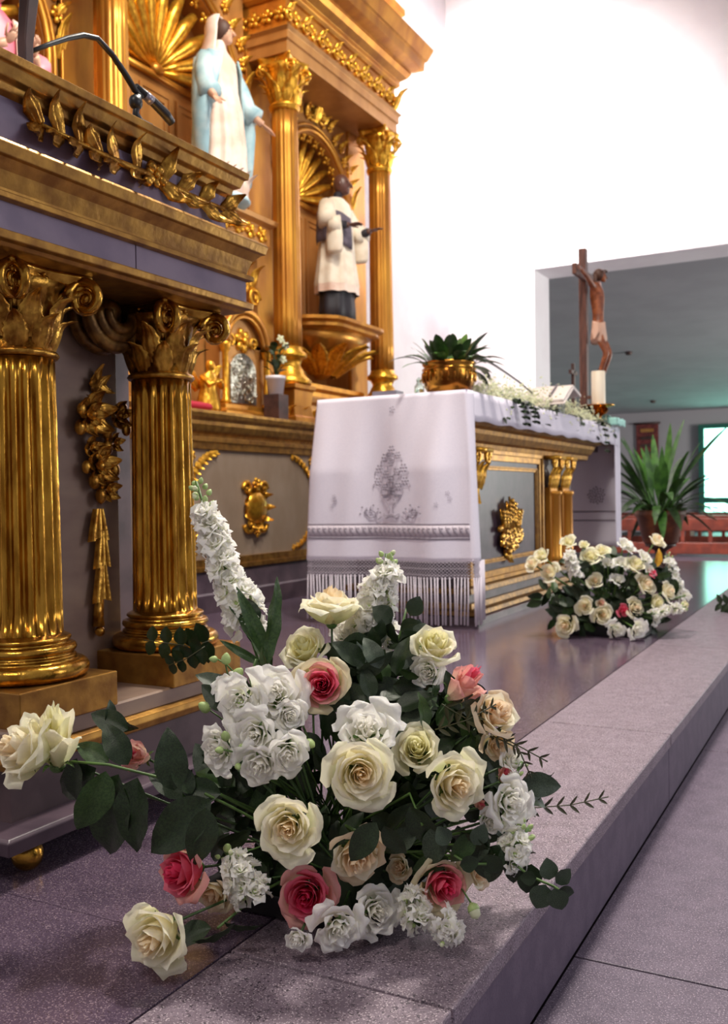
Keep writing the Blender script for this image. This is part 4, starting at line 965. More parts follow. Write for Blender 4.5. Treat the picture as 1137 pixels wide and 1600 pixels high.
mm = MB(); mm.box(p.x-.02,p.x-.0,p.y-.1,p.y-.02,p.z+.115,p.z+.12); slab(MB(), p+Vector((.03,-.14,.067)), (.012,0,0), (0,.15,.08), (0,-.4,.9), .004).build('ribbon', 'ink', mi, smooth=False)
t_ = at(853, 578, 'y', 5.5); p = Vector((t_.x, 5.5, CT)); cs = empty('altar_candle', p, 'short white candle in a clear holder behind the missal', 'candle')
MB().lathe(p, [(.004,0),(.035,0),(.038,.01),(.034,.16),(.03,.165),(.004,.166)], 20).build('candle', 'wax', cs); MB().tube([p+ZP*.165, p+ZP*.18], .002, 5).build('wick', 'black_iron', cs)
# crucifix
bz = at(914, 640, 'x', -1.66); cb = Vector((-1.66, bz.y, CT)); top = at(912, 390, 'x', -1.66)
cr = empty('crucifix', cb, 'tall dark wooden crucifix with carved figure standing at the far end of the altar', 'crucifix')
MB().box(cb.x-.028, cb.x+.022, cb.y-.03, cb.y+.03, CT+.03, top.z).build('upright', 'wood_cross', cr, smooth=False, bevel=.004)
MB().loft(cb.x-.05, cb.x+.05, cb.y-.06, cb.y+.06, [(.04,CT),(.04,CT+.02),(.01,CT+.03),(.0,CT+.06)]).build('foot', 'wood_cross', cr, smooth=False, bevel=.003)
zc = top.z-.19; 
MB().box(cb.x-.0, cb.x+.03, cb.y-.29, cb.y+.29, zc-.035, zc+.035).build('crossbar', 'wood_cross', cr, smooth=False, bevel=.004)
# corpus, one continuous skinned figure
def skin_fig(name, joints, edges, m, parent, origin, sub=2, root=0):
    me = bpy.data.meshes.new(name); me.from_pydata([tuple(Vector(j[0])-origin) for j in joints], edges, []); me.materials.append(MATS[m])
    o = bpy.data.objects.new(name, me); COL.objects.link(o); o.parent = parent
    sk = o.modifiers.new('skin', 'SKIN'); lay = me.skin_vertices[0] if me.skin_vertices else None
    if lay is None:
        import bmesh
        bm = bmesh.new(); bm.from_mesh(me); bm.verts.layers.skin.verify(); bm.to_mesh(me); bm.free(); lay = me.skin_vertices[0]
    for i, j in enumerate(joints):
        r_ = j[1]; lay.data[i].radius = r_ if isinstance(r_, tuple) else (r_, r_); lay.data[i].use_root = (i == root)
    sk.use_smooth_shade = True
    s_ = o.modifiers.new('sub', 'SUBSURF'); s_.levels = sub; s_.render_levels = sub
    return o
fx = cb.x+.055; fy = cb.y; zs = zc-.085
J = [((fx+.035,fy,zs-.27),(.033,.042)), ((fx+.04,fy,zs-.17),(.032,.040)), ((fx+.035,fy,zs-.05),(.038,.056)), ((fx+.03,fy,zs-.0),(.03,.05)), ((fx+.04,fy,zs+.035),.017),
     ((fx+.02,fy-.075,zs+.01),.022), ((fx+.01,fy-.16,zs+.05),.015), ((fx-.01,fy-.245,zc),.011), ((fx+.02,fy+.075,zs+.01),.022), ((fx+.01,fy+.16,zs+.05),.015), ((fx-.01,fy+.245,zc),.011),
     ((fx+.045,fy-.035,zs-.31),.032), ((fx+.10,fy-.03,zs-.44),.022), ((fx+.055,fy-.02,zs-.56),.018), ((fx+.02,fy-.008,zs-.66),.012), ((fx+.05,fy-.006,zs-.71),.010),
     ((fx+.045,fy+.035,zs-.31),.032), ((fx+.105,fy+.04,zs-.44),.022), ((fx+.065,fy+.028,zs-.56),.018), ((fx+.035,fy+.012,zs-.65),.012), ((fx+.068,fy+.008,zs-.70),.010)]
Ed = [(0,1),(1,2),(2,3),(3,4),(3,5),(5,6),(6,7),(3,8),(8,9),(9,10),(0,11),(11,12),(12,13),(13,14),(14,15),(0,16),(16,17),(17,18),(18,19),(19,20)]
co = skin_fig('corpus', J, Ed, 'flesh_wood', cr, cb)
mm = MB(); head(mm, (fx+.062,fy+.012,zs+.085), .036, (1,.5,-.5)); mm.build('head', 'flesh_wood', cr)
mm = MB(); mm.ell((fx+.045,fy+.004,zs+.09), .038,.040,.042, 14, 9); mm.tube([(fx+.035,fy-.03,zs+.09),(fx+.03,fy-.035,zs+.04),(fx+.04,fy-.03,zs+.01)],[.014,.012,.006],8); mm.tube([(fx+.062+.036*math.cos(a_),fy+.012+.036*math.sin(a_),zs+.11+.004*math.sin(7*a_)) for a_ in [2*PI*k/20 for k in range(21)]], .005, 6); mm.build('hair_and_thorns', 'hair_brown', cr)
mm = MB(); mm.rings([[(fx+.04+(.046+e_)*math.cos(a_)*(1+.06*math.sin(5*a_)), fy+(.060+e_)*math.sin(a_)*(1+.06*math.sin(5*a_)), z+.01*math.sin(2*a_)) for a_ in [2*PI*j/24 for j in range(24)]] for z, e_ in ((zs-.36,.006),(zs-.34,.008),(zs-.28,.0),(zs-.23,-.004))]); mm.acanthus((fx+.04,fy-.065,zs-.24), (0,-.2,-1), (0,-1,0), .12, .03, .2, .2, 2); mm.build('loincloth', 'loincloth', cr)
for s_ in (-1, 1):
    mm = MB(); hand(mm, (fx-.012, fy+s_*.24, zc), (0,s_,.15), XP, .035); mm.build('hand', 'flesh_wood', cr)
for s_ in (0,): MB().box(fx-.03, fx+.06, fy-.03, fy+.03, zs-.735, zs-.715).build('foot_rest', 'wood_cross', cr, smooth=False)
# thick candle on gilded holder
cd = at(925, 632, 'x', -1.52); cd = Vector((-1.54, cb.y-.12, CT)); zt = at(925, 576, 'x', -1.54).z; zb_ = at(925, 630, 'x', -1.54).z
ca = empty('pillar_candle', cd, 'thick cream pillar candle in a gilded holder in front of the crucifix', 'candle')
MB().lathe((cd.x,cd.y,0), [(.004,zb_),(.044,zb_),(.045,zb_+.005),(.045,zt-.004),(.040,zt),(.004,zt-.004)], 28).build('candle', 'wax', ca)
MB().tube([(cd.x,cd.y,zt-.004),(cd.x,cd.y+.002,zt+.014)], .002, 5).build('wick', 'black_iron', ca)
MB().lathe((cd.x,cd.y,0), [(.004,CT),(.06,CT),(.062,CT+.008),(.03,CT+.02),(.022,(CT+zb_)/2),(.05,zb_-.02),(.10,zb_-.008),(.105,zb_),(.05,zb_+.001),(.004,zb_)], 32).build('holder', 'brass', ca)
# small dark standing cross
t_ = at(895, 568, 'y', 5.95); p = Vector((t_.x, 5.95, CT))
sc2 = empty('small_cross', p, 'small dark bronze standing cross between the missal and the crucifix', 'cross')
mm = MB(); mm.lathe((p.x,p.y,CT), [(.05,0),(.05,.02),(.02,.04),(.014,.12),(.02,.13),(.01,.15)], 16); mm.build('stand', 'wood_dark', sc2)
MB().box(p.x-.01,p.x+.01,p.y-.012,p.y+.012,CT+.14,t_.z).build('upright', 'wood_dark', sc2, smooth=False, bevel=.002)
MB().box(p.x-.01,p.x+.01,p.y-.07,p.y+.07,t_.z-.07,t_.z-.045).build('crossbar', 'wood_dark', sc2, smooth=False, bevel=.002)
p2 = Vector((-1.95, 5.5, CT)); MB().lathe(p2, [(.004,0),(.05,0),(.055,.02),(.05,.11),(.03,.15),(.03,.17),(.004,.17)], 20).build('lamp_vessel', 'wood_dark', label='squat dark red altar lamp vessel beside the small dark cross', cat='vessel')
# gilded dish, dark bowl, pale teal cloth at the far corner
p = Vector((-1.56, 6.12, CT)); dd = empty('gilded_dish', p, 'gilded dish leaning at the far front corner of the altar', 'dish')
R = Matrix.Rotation(.5, 3, 'X')
def lt(prof, c, n=28):
    rs = []
    for r_, z in prof: rs.append([Vector(c)+R@Vector((r_*math.cos(2*PI*j/n), r_*math.sin(2*PI*j/n), z)) for j in range(n)])
    return MB().rings(rs)
lt([(.004,0),(.05,0),(.10,.03),(.105,.035),(.05,.008),(.004,.006)], p+Vector((0,0,.055))).build('plate', 'brass', dd)
MB().lathe(p, [(.004,0),(.04,0),(.035,.02),(.02,.05),(.004,.05)], 20).build('stand', 'brass', dd)
p = Vector((-1.70, 6.22, CT)); MB().lathe(p, [(.004,0),(.06,0),(.10,.03),(.13,.07),(.12,.10),(.09,.12),(.004,.13)], 28).build('covered_bowl', 'black_iron', label='dark rounded covered bowl behind the gilded dish', cat='bowl')
p = Vector((-1.52, 6.30, CT)); mm = MB()
mm.grid(lambda u, v: p+Vector((.10*u, .11*(2*v-1), .055+.02*math.sin(4*u+3*v)-.012*abs(u)**2*3*(1) )), 14, 14)
mm.grid(lambda u, v: p+Vector((.105, .11*u, .045-.045*v+.004*math.sin(6*u))), 14, 4); mm.grid(lambda u, v: p+Vector((.10*u, -.11, .05-.05*v)), 10, 4)
mm.build('folded_cloth', 'teal_cloth', label='pale teal folded cloth on the far corner of the altar', cat='cloth', thick=.004)
# garland of baby's breath
gy = empty('blossom_garland', (-1.50, 5.0, CT), "loose garland of tiny white baby's breath and eucalyptus along the altar's front edge", 'garland')
random.seed(31); mm = MB(); st = MB()
for k in range(2600):
    t = random.random(); y = 3.93+t*2.25; fz = math.sin(PI*min(1,max(0,(t+.05))))**.5; x = -1.55+random.gauss(0,.045); zz = CT+.01+abs(random.gauss(0,.035))*(.5+fz)
    if x > TX1+.004: zz -= random.random()*.12*(t > .1); x = min(x, TX1+.05)
    r_ = random.uniform(.0035,.0075); mm.add([(x+r_,y,zz),(x-r_,y,zz),(x,y+r_,zz),(x,y-r_,zz),(x,y,zz+r_),(x,y,zz-r_)], [(0,2,4),(2,1,4),(1,3,4),(3,0,4),(2,0,5),(1,2,5),(3,1,5),(0,3,5)])
    if k % 9 == 0: st.tube([(x-.03,y-.05,CT+.002),(x,y,zz)], .0008, 3)
mm.build('tiny_blossoms', 'petal_white', gy, kind='stuff', smooth=True); st.build('fine_stems', 'stem', gy, kind='stuff')
for k in range(70):
    t = random.random(); y = 3.98+t*2.3; x = TX1+random.uniform(-.02,.03); z = CT+.01-random.random()**1.5*.10 if x > TX1+.006 else CT+.012
    m_ = MB(); r_ = random.uniform(.012,.02); d_ = Vector((random.uniform(.2,1), random.uniform(-1,1), random.uniform(-1,.2))).normalized(); strap(m_, (x,y,z), d_, r_*2, r_*.8, .2, 4, .1)
    m_.build('eucalyptus_leaf', random.choice(('leaf_grey','leaf_dark')), gy)
for (ye, ln) in ((5.95,.17),(4.35,.10),(4.5,.08)):
    s_ = MB(); pts = bez((TX1+.0,ye-.08,CT+.02),(TX1+.05,ye-.04,CT),(TX1+.04,ye,CT-ln),6); s_.tube(pts, .0015, 4); s_.build('hanging_stem', 'stem', gy)
    for i in range(1,7):
        for sg in (-1,1):
            m_ = MB(); strap(m_, pts[i], (.3, sg, -.3), .04, .016, .2, 4, .1); m_.build('eucalyptus_leaf', 'leaf_dark', gy)
# white-potted orchid plant on the back altar ledge
p = at(431, 617, 'x', -2.90); p = Vector((-2.90, p.y, 1.002)); zt_ = at(431, 588, 'x', -2.9).z
wp_ = empty('white_pot', p, 'small white flowerpot on the back altar beside the tabernacle', 'pot')
hh = zt_-p.z
MB().box(p.x-.05,p.x+.05,p.y-.05,p.y+.05,1.0,at(431,617,'x',-2.9).z).build('pot_block', 'wood_dark', wp_, smooth=False, bevel=.002)
zb_ = at(431,617,'x',-2.9).z
MB().lathe((p.x,p.y,zb_), [(.01,0),(.040,0),(.052,zt_-zb_-.02),(.056,zt_-zb_-.02),(.057,zt_-zb_),(.05,zt_-zb_),(.046,zt_-zb_-.02),(.01,zt_-zb_-.025)], 28).build('pot', 'pot_white', wp_)
wpl = empty('flowering_plant', Vector((p.x,p.y,zt_-.02)), 'small dark-leaved plant with white blossoms in the white pot', 'plant'); random.seed(8)
for k in range(26):
    a_ = random.uniform(0,2*PI); e_ = random.uniform(.3,1.4); d_ = Vector((math.cos(a_)*math.cos(e_), math.sin(a_)*math.cos(e_), math.sin(e_))); b_ = Vector((p.x,p.y,zt_-.01)); h_ = random.uniform(.03,.17)
    m_ = MB(); m_.tube([b_, b_+Vector((d_.x*.04,d_.y*.04,h_))], .0022, 4); strap(m_, b_+Vector((d_.x*.04,d_.y*.04,h_)), d_, .07, .022, .4, 6); m_.build('leaf', random.choice(('leaf_dark','leaf_mid')), wpl)
for (dy, dz) in ((-.02,.21),(.03,.18),(.0,.10)):
    m_ = MB(); m_.rosette((p.x+.05,p.y+dy,zt_+dz-.01), (1,-.4,.2), .026, 5); m_.build('blossom', 'petal_white', wpl)
    MB().tube([(p.x,p.y,zt_-.01),(p.x+.045,p.y+dy,zt_+dz-.012)], .0018, 4).build('flower_stem', 'stem', wpl)
# palm plant on stand
pp = Vector((-1.33, 7.15, 0)); zt_ = at(1033,797,'y',7.15).z; zb_ = at(1033,850,'y',7.15).z
std = empty('plant_stand', pp, 'low brown wooden plant stand under the palm pot', 'stand')
MB().lathe((pp.x,pp.y,0), [(.12,0),(.12,.02),(.05,.05),(.04,zb_*.7),(.09,zb_-.02),(.11,zb_-.015),(.11,zb_)], 24).build('pedestal', 'wood_dark', std)
pt = empty('palm_pot', (pp.x,pp.y,zb_), 'brown glazed plant pot at the far end of the platform', 'pot')
MB().lathe((pp.x,pp.y,zb_), [(.02,0),(.11,0),(.125,.02),(.165,zt_-zb_-.06),(.18,zt_-zb_-.04),(.185,zt_-zb_),(.165,zt_-zb_),(.15,zt_-zb_-.04),(.02,zt_-zb_-.05)], 32).build('pot', 'terracotta', pt)
pl = empty('palm_plant', (pp.x,pp.y,zt_-.04), 'large arching green potted plant with broad leaves at the far end of the platform', 'plant'); random.seed(17)
for k in range(95):
    a_ = random.uniform(0,2*PI); e_ = random.uniform(.1,1.45); d_ = Vector((math.cos(a_)*math.cos(e_), math.sin(a_)*math.cos(e_), math.sin(e_))); b_ = Vector((pp.x+.05*math.cos(a_),pp.y+.05*math.sin(a_),zt_-.03))
    L_ = random.uniform(.28,.50)*(.75+.3*math.sin(e_)); m_ = MB(); m_.tube([b_, b_+d_*L_*.5], [.006,.004], 5); strap(m_, b_+d_*L_*.35, d_, L_*1.0, random.uniform(.020,.036), random.uniform(.1,.8)*(1.4-e_)+.05, 9); m_.build('leaf', random.choice(('leaf_palm','leaf_palm','leaf_mid','leaf_mid')), pl)
for (a_, e_, L_) in ((2.9,1.15,.62),(.7,1.35,.68),(-.35,.95,.75),(.3,.75,.6),(-.5,.15,.62)):
    d_ = Vector((math.cos(a_)*math.cos(e_), math.sin(a_)*math.cos(e_), math.sin(e_))); b_ = Vector((pp.x,pp.y,zt_-.03)); m_ = MB(); m_.tube([b_, b_+d_*L_*.4], [.007,.005], 5); strap(m_, b_+d_*L_*.3, d_, L_*.9, .034, .15, 9); m_.build('leaf', 'leaf_palm', pl)

# ================================================================== FLOWERS
GA = 2.39996
def petal_point(u, v, t, phi, rnd, openk=1.0, ruffle=.02, tall=1.0, rf=6):
    r_top = (.07+.83*t**1.3)*openk; base = (.04+.20*t)*openk; H = (1.12-.34*t)*tall; A = 1.95-1.2*t; rx = .5*t*t*openk
    prof = math.sin(v*PI/2)**.75
    rho = base+(r_top-base)*prof + .045*u*min(1, v*2) + rx*.30*max(0, (v-.7)/.3)**1.4
    z = H*v**.95 - .20*u*u*H*v - rx*.55*max(0, (v-.72)/.28)**1.6
    if t > .55: z += .06*math.exp(-(u*6)**2)*v**6; rho += .05*math.exp(-(u*5)**2)*v**6
    rho += ruffle*math.sin(rf*u+rnd)*v**3; z += ruffle*math.cos(rf*.8*u+rnd*2)*v**3
    wv = .30+.70*math.sin(PI*min(v, .8)/1.6)
    if v > .8: wv *= 1-.30*((v-.8)/.2)**2
    a = phi+u*A*wv
    return (rho*math.cos(a), rho*math.sin(a), z)
def petal_set(N_, cols, openk=1.0, ruffle=.02, tall=1.0, nu=8, nv=7, rf=6, seed=1, joined=False):
    random.seed(seed); out = []; mb = MB()
    for i in range(N_):
        t = i/(N_-1); rnd = random.uniform(0, 6); phi = i*GA+random.uniform(-.15,.15)
        m_ = cols[min(len(cols)-1, int(t*len(cols)))]
        q = mb if joined else MB(); q.use(m_)
        q.grid(lambda u, v: petal_point(u, v, t, phi, rnd, openk, ruffle, tall, rf), nu, nv, attr=True)
        if not joined: out.append(mesh_of(q, 'petal', m_))
    if joined: mb.use('bud'); mb.ell((0,0,.02), .16, .16, .12, 8, 5); return mesh_of(mb, 'bloom', cols[0])
    return out
CR = ['petal_heart','petal_heart','petal_cream','petal_cream','petal_cream','petal_outer']
PE = ['petal_peach','petal_peach','petal_peach','petal_cream','petal_peach_outer']
PK = ['petal_rose_red','petal_pink','petal_pink','petal_blush','petal_green_cream']
PR = ['petal_rose_red','petal_rose_red','petal_pink','petal_pink','petal_blush']
YC = ['petal_yellow','petal_yellow','petal_yellow','petal_cream','petal_outer']
LW = ['petal_white_inner','petal_white','petal_white']
SETS = {
 'cream': petal_set(23, CR, seed=1), 'cream_b': petal_set(21, CR, .95, .035, 1.15, seed=4), 'peach': petal_set(20, PE, .95, .03, 1.1, seed=2),
 'yellow': petal_set(22, YC, .9, .02, 1.1, seed=8), 'pink': petal_set(22, PK, .93, .02, 1.1, seed=3), 'red': petal_set(24, PR, .95, .02, 1.05, seed=6),
 'bud_cream': petal_set(14, YC, .55, .03, 1.5, seed=9), 'bud_pink': petal_set(14, ['petal_pink','petal_blush','petal_blush'], .6, .03, 1.4, seed=10),
 'white': petal_set(17, LW, 1.08, .06, .85, nu=12, seed=12, rf=6), 'white_b': petal_set(15, LW, 1.12, .075, .7, nu=12, seed=13, rf=7), 'white_tight': petal_set(16, LW, .9, .045, 1.0, nu=10, seed=14, rf=5)}
def mk_sepals():
    mb = MB(); mb.ell((0,0,-.02), .17, .17, .15, 10, 6)
    for k in range(5):
        a = 2*PI*k/5; mb.grid(lambda u, v: ((.12+.42*v)*math.cos(a+u*.35*(1-v)), (.12+.42*v)*math.sin(a+u*.35*(1-v)), .02+.28*math.sin(v*2.2)), 3, 5)
    return mesh_of(mb, 'sepals', 'stem')
SEP = mk_sepals()
def mk_stamen():
    mb = MB().use('bud')
    mb.ell((0,0,.35), .07, .07, .3, 8, 6)
    for k in range(7): a = k*.9; mb.ell((.12*math.cos(a), .12*math.sin(a), .55), .03, .03, .06, 5, 4)
    return mesh_of(mb, 'stamens', 'bud')
STAM = mk_stamen()
TRAY = Vector(px(520, 1400, 1.30)); TRAY.z = .0
def stem_to(parent, root, Mloc, endw, m='leaf_mid', r=.0018, droop=.3):
    p0 = Vector((0,0,0)); p2 = Mloc.inverted() @ Vector(endw); sc_ = Mloc.to_scale()[0]
    mid = (p0+p2)*.5; mid = p0*.5+p2*.5+Vector((0,0,-.25))*min(1, p2.length*.4); mb = MB(); mb.tube(bez(p0, mid, p2, 7), r/sc_, 5); o = mb.build('stem', m, parent, local=True); return o
def bloom(name, x, y, d, diam, face, kind, label, group=None, cat='flower', spin=None, end=None, stam=False, center=.45):
    R = diam/2*d/FPX; dw = (CAMR @ Vector(face)).normalized(); pos = px(x, y, d)-dw*R*center
    q = dw.to_track_quat('Z', 'Y') @ Quaternion((0,0,1), random.uniform(0, 6) if spin is None else spin)
    e = empty(name, pos, label, cat, group); e.rotation_mode = 'QUATERNION'; e.rotation_quaternion = q; e.scale = (R, R, R)
    for me in SETS[kind]: share('petal', me, e)
    share('sepals', SEP, e)
    if stam: share('stamens', STAM, e)
    M4 = Matrix.Translation(pos) @ q.to_matrix().to_4x4() @ Matrix.Scale(R, 4)
    stem_to(e, None, M4, end if end else TRAY+Vector((random.uniform(-.06,.06), random.uniform(-.05,.05), .06)))
    return e
GR, GP, GW = 'cream roses of the near arrangement', 'pink roses of the near arrangement', 'ruffled white blooms of the near arrangement'
random.seed(40)
# cream roses
for a in [
 (48,1172,1.20,128,(-.62,.30,.5),'cream_b','big cream rose leaning out furthest left, in front of the ambo plinth',GR),
 (88,1170,1.215,150,(.1,.85,.45),'bud_cream','half-open greenish cream rose tucked behind the leftmost cream rose',GR),
 (518,950,1.36,108,(.0,1,.04),'cream','side-on cream rose at the top of the near arrangement, under the cloth fringe',GR),
 (562,1207,1.14,122,(.12,.12,1),'cream','large cream rose facing the viewer at the middle of the near arrangement',GR),
 (453,1290,1.12,120,(-.05,.12,1),'cream_b','large cream rose below the white ruffled cluster, left of centre',GR),
 (705,1222,1.16,118,(.35,.05,.9),'cream_b','large cream rose with peach heart at the right of the near arrangement',GR),
 (652,1172,1.22,96,(-.1,.5,.8),'yellow','pale yellow-cream rose between the middle rose and the right one',GR),
 (252,1458,1.10,128,(-.35,-.10,.9),'cream_b','cream rose lying on the stone at the lower left',GR),
 (556,1332,1.18,108,(.10,-.25,.9),'peach','beige cream rose half shaded under a dark leaf, above the pink rose',GR),
 (678,1012,1.30,92,(.15,.75,.55),'yellow','pale yellow-green rose at the upper right of the near arrangement',GR),
 (772,1118,1.24,92,(.4,.5,.65),'peach','peach-cream rose half opened, at the right edge below the pink-tipped rose',GR),
 (478,1018,1.36,92,(-.3,.6,.6),'yellow','cream-yellow rose just behind the upper pink rose',GR),
 (742,1362,1.22,66,(.6,.2,.6),'peach','small cream rose behind the lower right pink rose',GR),
 (625,1355,1.22,50,(-.4,.2,.8),'peach','small beige rose touching the left of the lower right pink rose',GR),
 (335,1395,1.19,70,(-.3,-.2,.8),'peach','brownish cream rose hidden under the left red-pink rose',GR),
 (775,1160,1.25,64,(.2,-.2,.9),'peach','beige rose head seen from beside, under the peach-cream one',GR)]:
    bloom('rose', *a)
for a in [
 (503,1070,1.24,104,(-.02,.22,1),'pink','bright pink-hearted rose with green-cream outer petals, upper centre',GP),
 (716,1078,1.25,104,(.5,.7,.45),'bud_pink','pink-tipped rose bud seen side-on at the upper right',GP),
 (480,1398,1.17,108,(-.1,.12,1),'red','dark pink rose facing the viewer at the bottom centre',GP),
 (688,1378,1.19,108,(.3,-.02,.9),'pink','pink rose with cream outer petals at the lower right',GP),
 (290,1360,1.18,112,(-.65,.1,.7),'red','red-pink rose facing left at the lower left',GP),
 (220,1182,1.30,78,(-.3,.35,.8),'bud_pink','small pale pink rose bud behind the dark leaves on the left',GP),
 (786,1215,1.24,44,(.2,.7,.5),'bud_pink','small salmon rose bud at the right edge of the near arrangement',GP),
 (746,1256,1.20,30,(.5,.1,.7),'bud_pink','tiny pink bud peeking out right of the large cream rose',GP)]:
    bloom('rose', *a)
for a in [
 (376,1098,1.20,98,(-.25,.1,1),'white_b','ruffled white bloom with open dark green throat, upper left'),
 (432,1085,1.21,98,(.1,.35,.9),'white','ruffled white bloom directly left of the upper pink rose'),
 (452,1118,1.20,66,(.3,.1,.9),'white_tight','tight white bloom wedged under the upper pink rose'),
 (398,1148,1.18,84,(-.2,0,1),'white','ruffled white bloom in the middle of the white cluster'),
 (449,1178,1.17,84,(.2,-.1,1),'white_tight','white bloom with spiral centre at the lower right of the white cluster'),
 (406,1195,1.17,80,(-.1,-.3,1),'white','ruffled white bloom at the bottom of the white cluster'),
 (338,1172,1.20,84,(-.6,-.1,.8),'white_b','pale lilac-white bloom at the left edge of the white cluster'),
 (350,1070,1.24,46,(-.4,.5,.7),'white_b','small white bloom beside the green buds at upper left'),
 (572,1140,1.18,112,(.0,.6,.8),'white_b','wide ruffled white bloom rising behind the middle cream rose'),
 (668,1050,1.28,66,(-.2,.1,.9),'white_tight','small white bloom under the pale yellow-green rose'),
 (530,1452,1.135,86,(.2,-.1,1),'white_b','ruffled white bloom right below the dark pink rose'),
 (465,1466,1.13,52,(-.3,-.2,.9),'white_tight','small lilac-white bloom on the stone left of the ruffled one'),
 (588,1424,1.17,86,(.3,.2,.8),'white','soft white bloom on the stone at the bottom, right of centre'),
 (800,1252,1.19,84,(.4,.2,.8),'white_b','ruffled white bloom at the far right side'),
 (800,1190,1.24,52,(.4,.5,.6),'white_tight','small white bloom above the salmon bud'),
 (765,1285,1.19,46,(.4,.1,.8),'white','small white bloom under the ruffled right one'),
 (540,990,1.40,60,(-.1,.6,.6),'white','ruffled white bloom under the topmost cream rose'),
 (735,1210,1.22,40,(.6,.5,.6),'white','small white bloom beside the heart of the right cream rose')]:
    bloom('ruffled_bloom', *a, GW, stam=('throat' in a[6]))

# florets and spires
def floret_mesh(seed):
    random.seed(seed); mb = MB().use('petal_white')
    for i in range(9):
        t = i/8; ph = i*GA; rnd = random.uniform(0, 6)
        mb.grid(lambda u, v: petal_point(u, v, .25+.75*t, ph, rnd, 1.0, .12, .6, 8), 4, 3, attr=True)
    mb.use('bud'); mb.ell((0,0,.0), .2, .2, .2, 6, 4)
    return mesh_of(mb, 'floret', 'petal_white')
FLO = [floret_mesh(s) for s in (1,2,3)]
mb = MB(); mb.rings([[(r*math.cos(2*PI*j/10), r*math.sin(2*PI*j/10), z) for j in range(10)] for r, z in ((.1,0),(.5,.25),(.62,.6),(.5,1.05),(.25,1.4),(.04,1.55))]); BUD = mesh_of(mb, 'bud', 'bud')
mb = MB().use('petal_white'); mb.rings([[(r*math.cos(2*PI*j/8), r*math.sin(2*PI*j/8), z) for j in range(8)] for r, z in ((.3,.4),(.55,.8),(.45,1.3),(.1,1.5))]); mb.use('bud'); mb.rings([[(r*math.cos(2*PI*j/8), r*math.sin(2*PI*j/8), z) for j in range(8)] for r, z in ((.1,0),(.5,.3),(.6,.7),(.5,.85))]); WBUD = mesh_of(mb, 'bud', 'petal_white')
def spire(label, path, wid, n_, budfrac=.2, fs=17, end=None, name='stock_flower', group='white stock spires of the near arrangement', dense=1.0):
    """path [(px,py,d)], wid px half-widths at both ends (bottom, top)"""
    pts = [px(*q) for q in path]; e = empty(name, pts[0], label, 'flower', group)
    sb = MB(); full = ([Vector(end)] if end else [TRAY+Vector((random.uniform(-.04,.04),random.uniform(-.04,.04),.06))])+pts
    sb.tube(full, .0022, 6); sb.build('stem', 'stem', e)
    for k in range(n_):
        t = (k+.5)/n_; i = min(len(pts)-2, int(t*(len(pts)-1))); f_ = t*(len(pts)-1)-i; c = pts[i].lerp(pts[i+1], f_); ax = (pts[i+1]-pts[i]).normalized()
        d_ = path[0][2]; hw = (wid[0]*(1-t)+wid[1]*t)*d_/FPX; side = ax.orthogonal().normalized(); side.rotate(Quaternion(ax, k*GA+random.uniform(-.4,.4)))
        pos = c+side*hw*random.uniform(.5,1.0)-root_loc(e); dr = (side+ax*(.25+.9*t)).normalized(); s0 = fs*d_/FPX
        isb = t > 1-budfrac
        if isb: s0 *= .40*(1.25-.5*t)
        share('bud' if isb else 'floret', (BUD if random.random() < .6 else WBUD) if isb else random.choice(FLO), e, pos-dr*s0*.3, dr.to_track_quat('Z','Y') @ Quaternion((0,0,1), random.uniform(0,6)), s0)
    return e
random.seed(50)
spire('tall white stock spire with green tip at the upper left, before the fluted column', [(385,975,1.38),(362,915,1.39),(340,855,1.40),(322,800,1.41),(306,752,1.42)], (38,10), 54, .22, 24)
spire('white stock spire with green buds in front of the cloth fringe', [(565,990,1.40),(585,945,1.40),(602,900,1.41),(603,865,1.42)], (38,11), 40, .2, 23)
spire('low white stock spray at the lower left beside the red-pink rose', [(395,1400,1.17),(375,1365,1.175),(352,1330,1.18)], (36,20), 26, .15, 20)
spire('white stock spray on the stone between the white bloom and the lower right pink rose', [(655,1445,1.15),(645,1420,1.16),(640,1390,1.18)], (28,20), 15, .0, 20)
spire('white stock tip lying at the front edge of the lower right pink rose', [(690,1440,1.15),(702,1458,1.14),(706,1472,1.135)], (26,18), 15, .15, 20)
spire('white stock sprig with light green buds at the right, above the platform edge', [(790,1345,1.18),(810,1315,1.18),(828,1290,1.19)], (30,18), 24, .35, 19)
spire('short white stock sprig right of the small salmon bud', [(780,1290,1.2),(800,1225,1.22),(815,1190,1.24)], (16,12), 12, .3, 14)
spire('white stock sprig in the upper right behind the dark leaves', [(600,1010,1.40),(590,985,1.40),(575,965,1.41)], (34,24), 18, .1, 23)
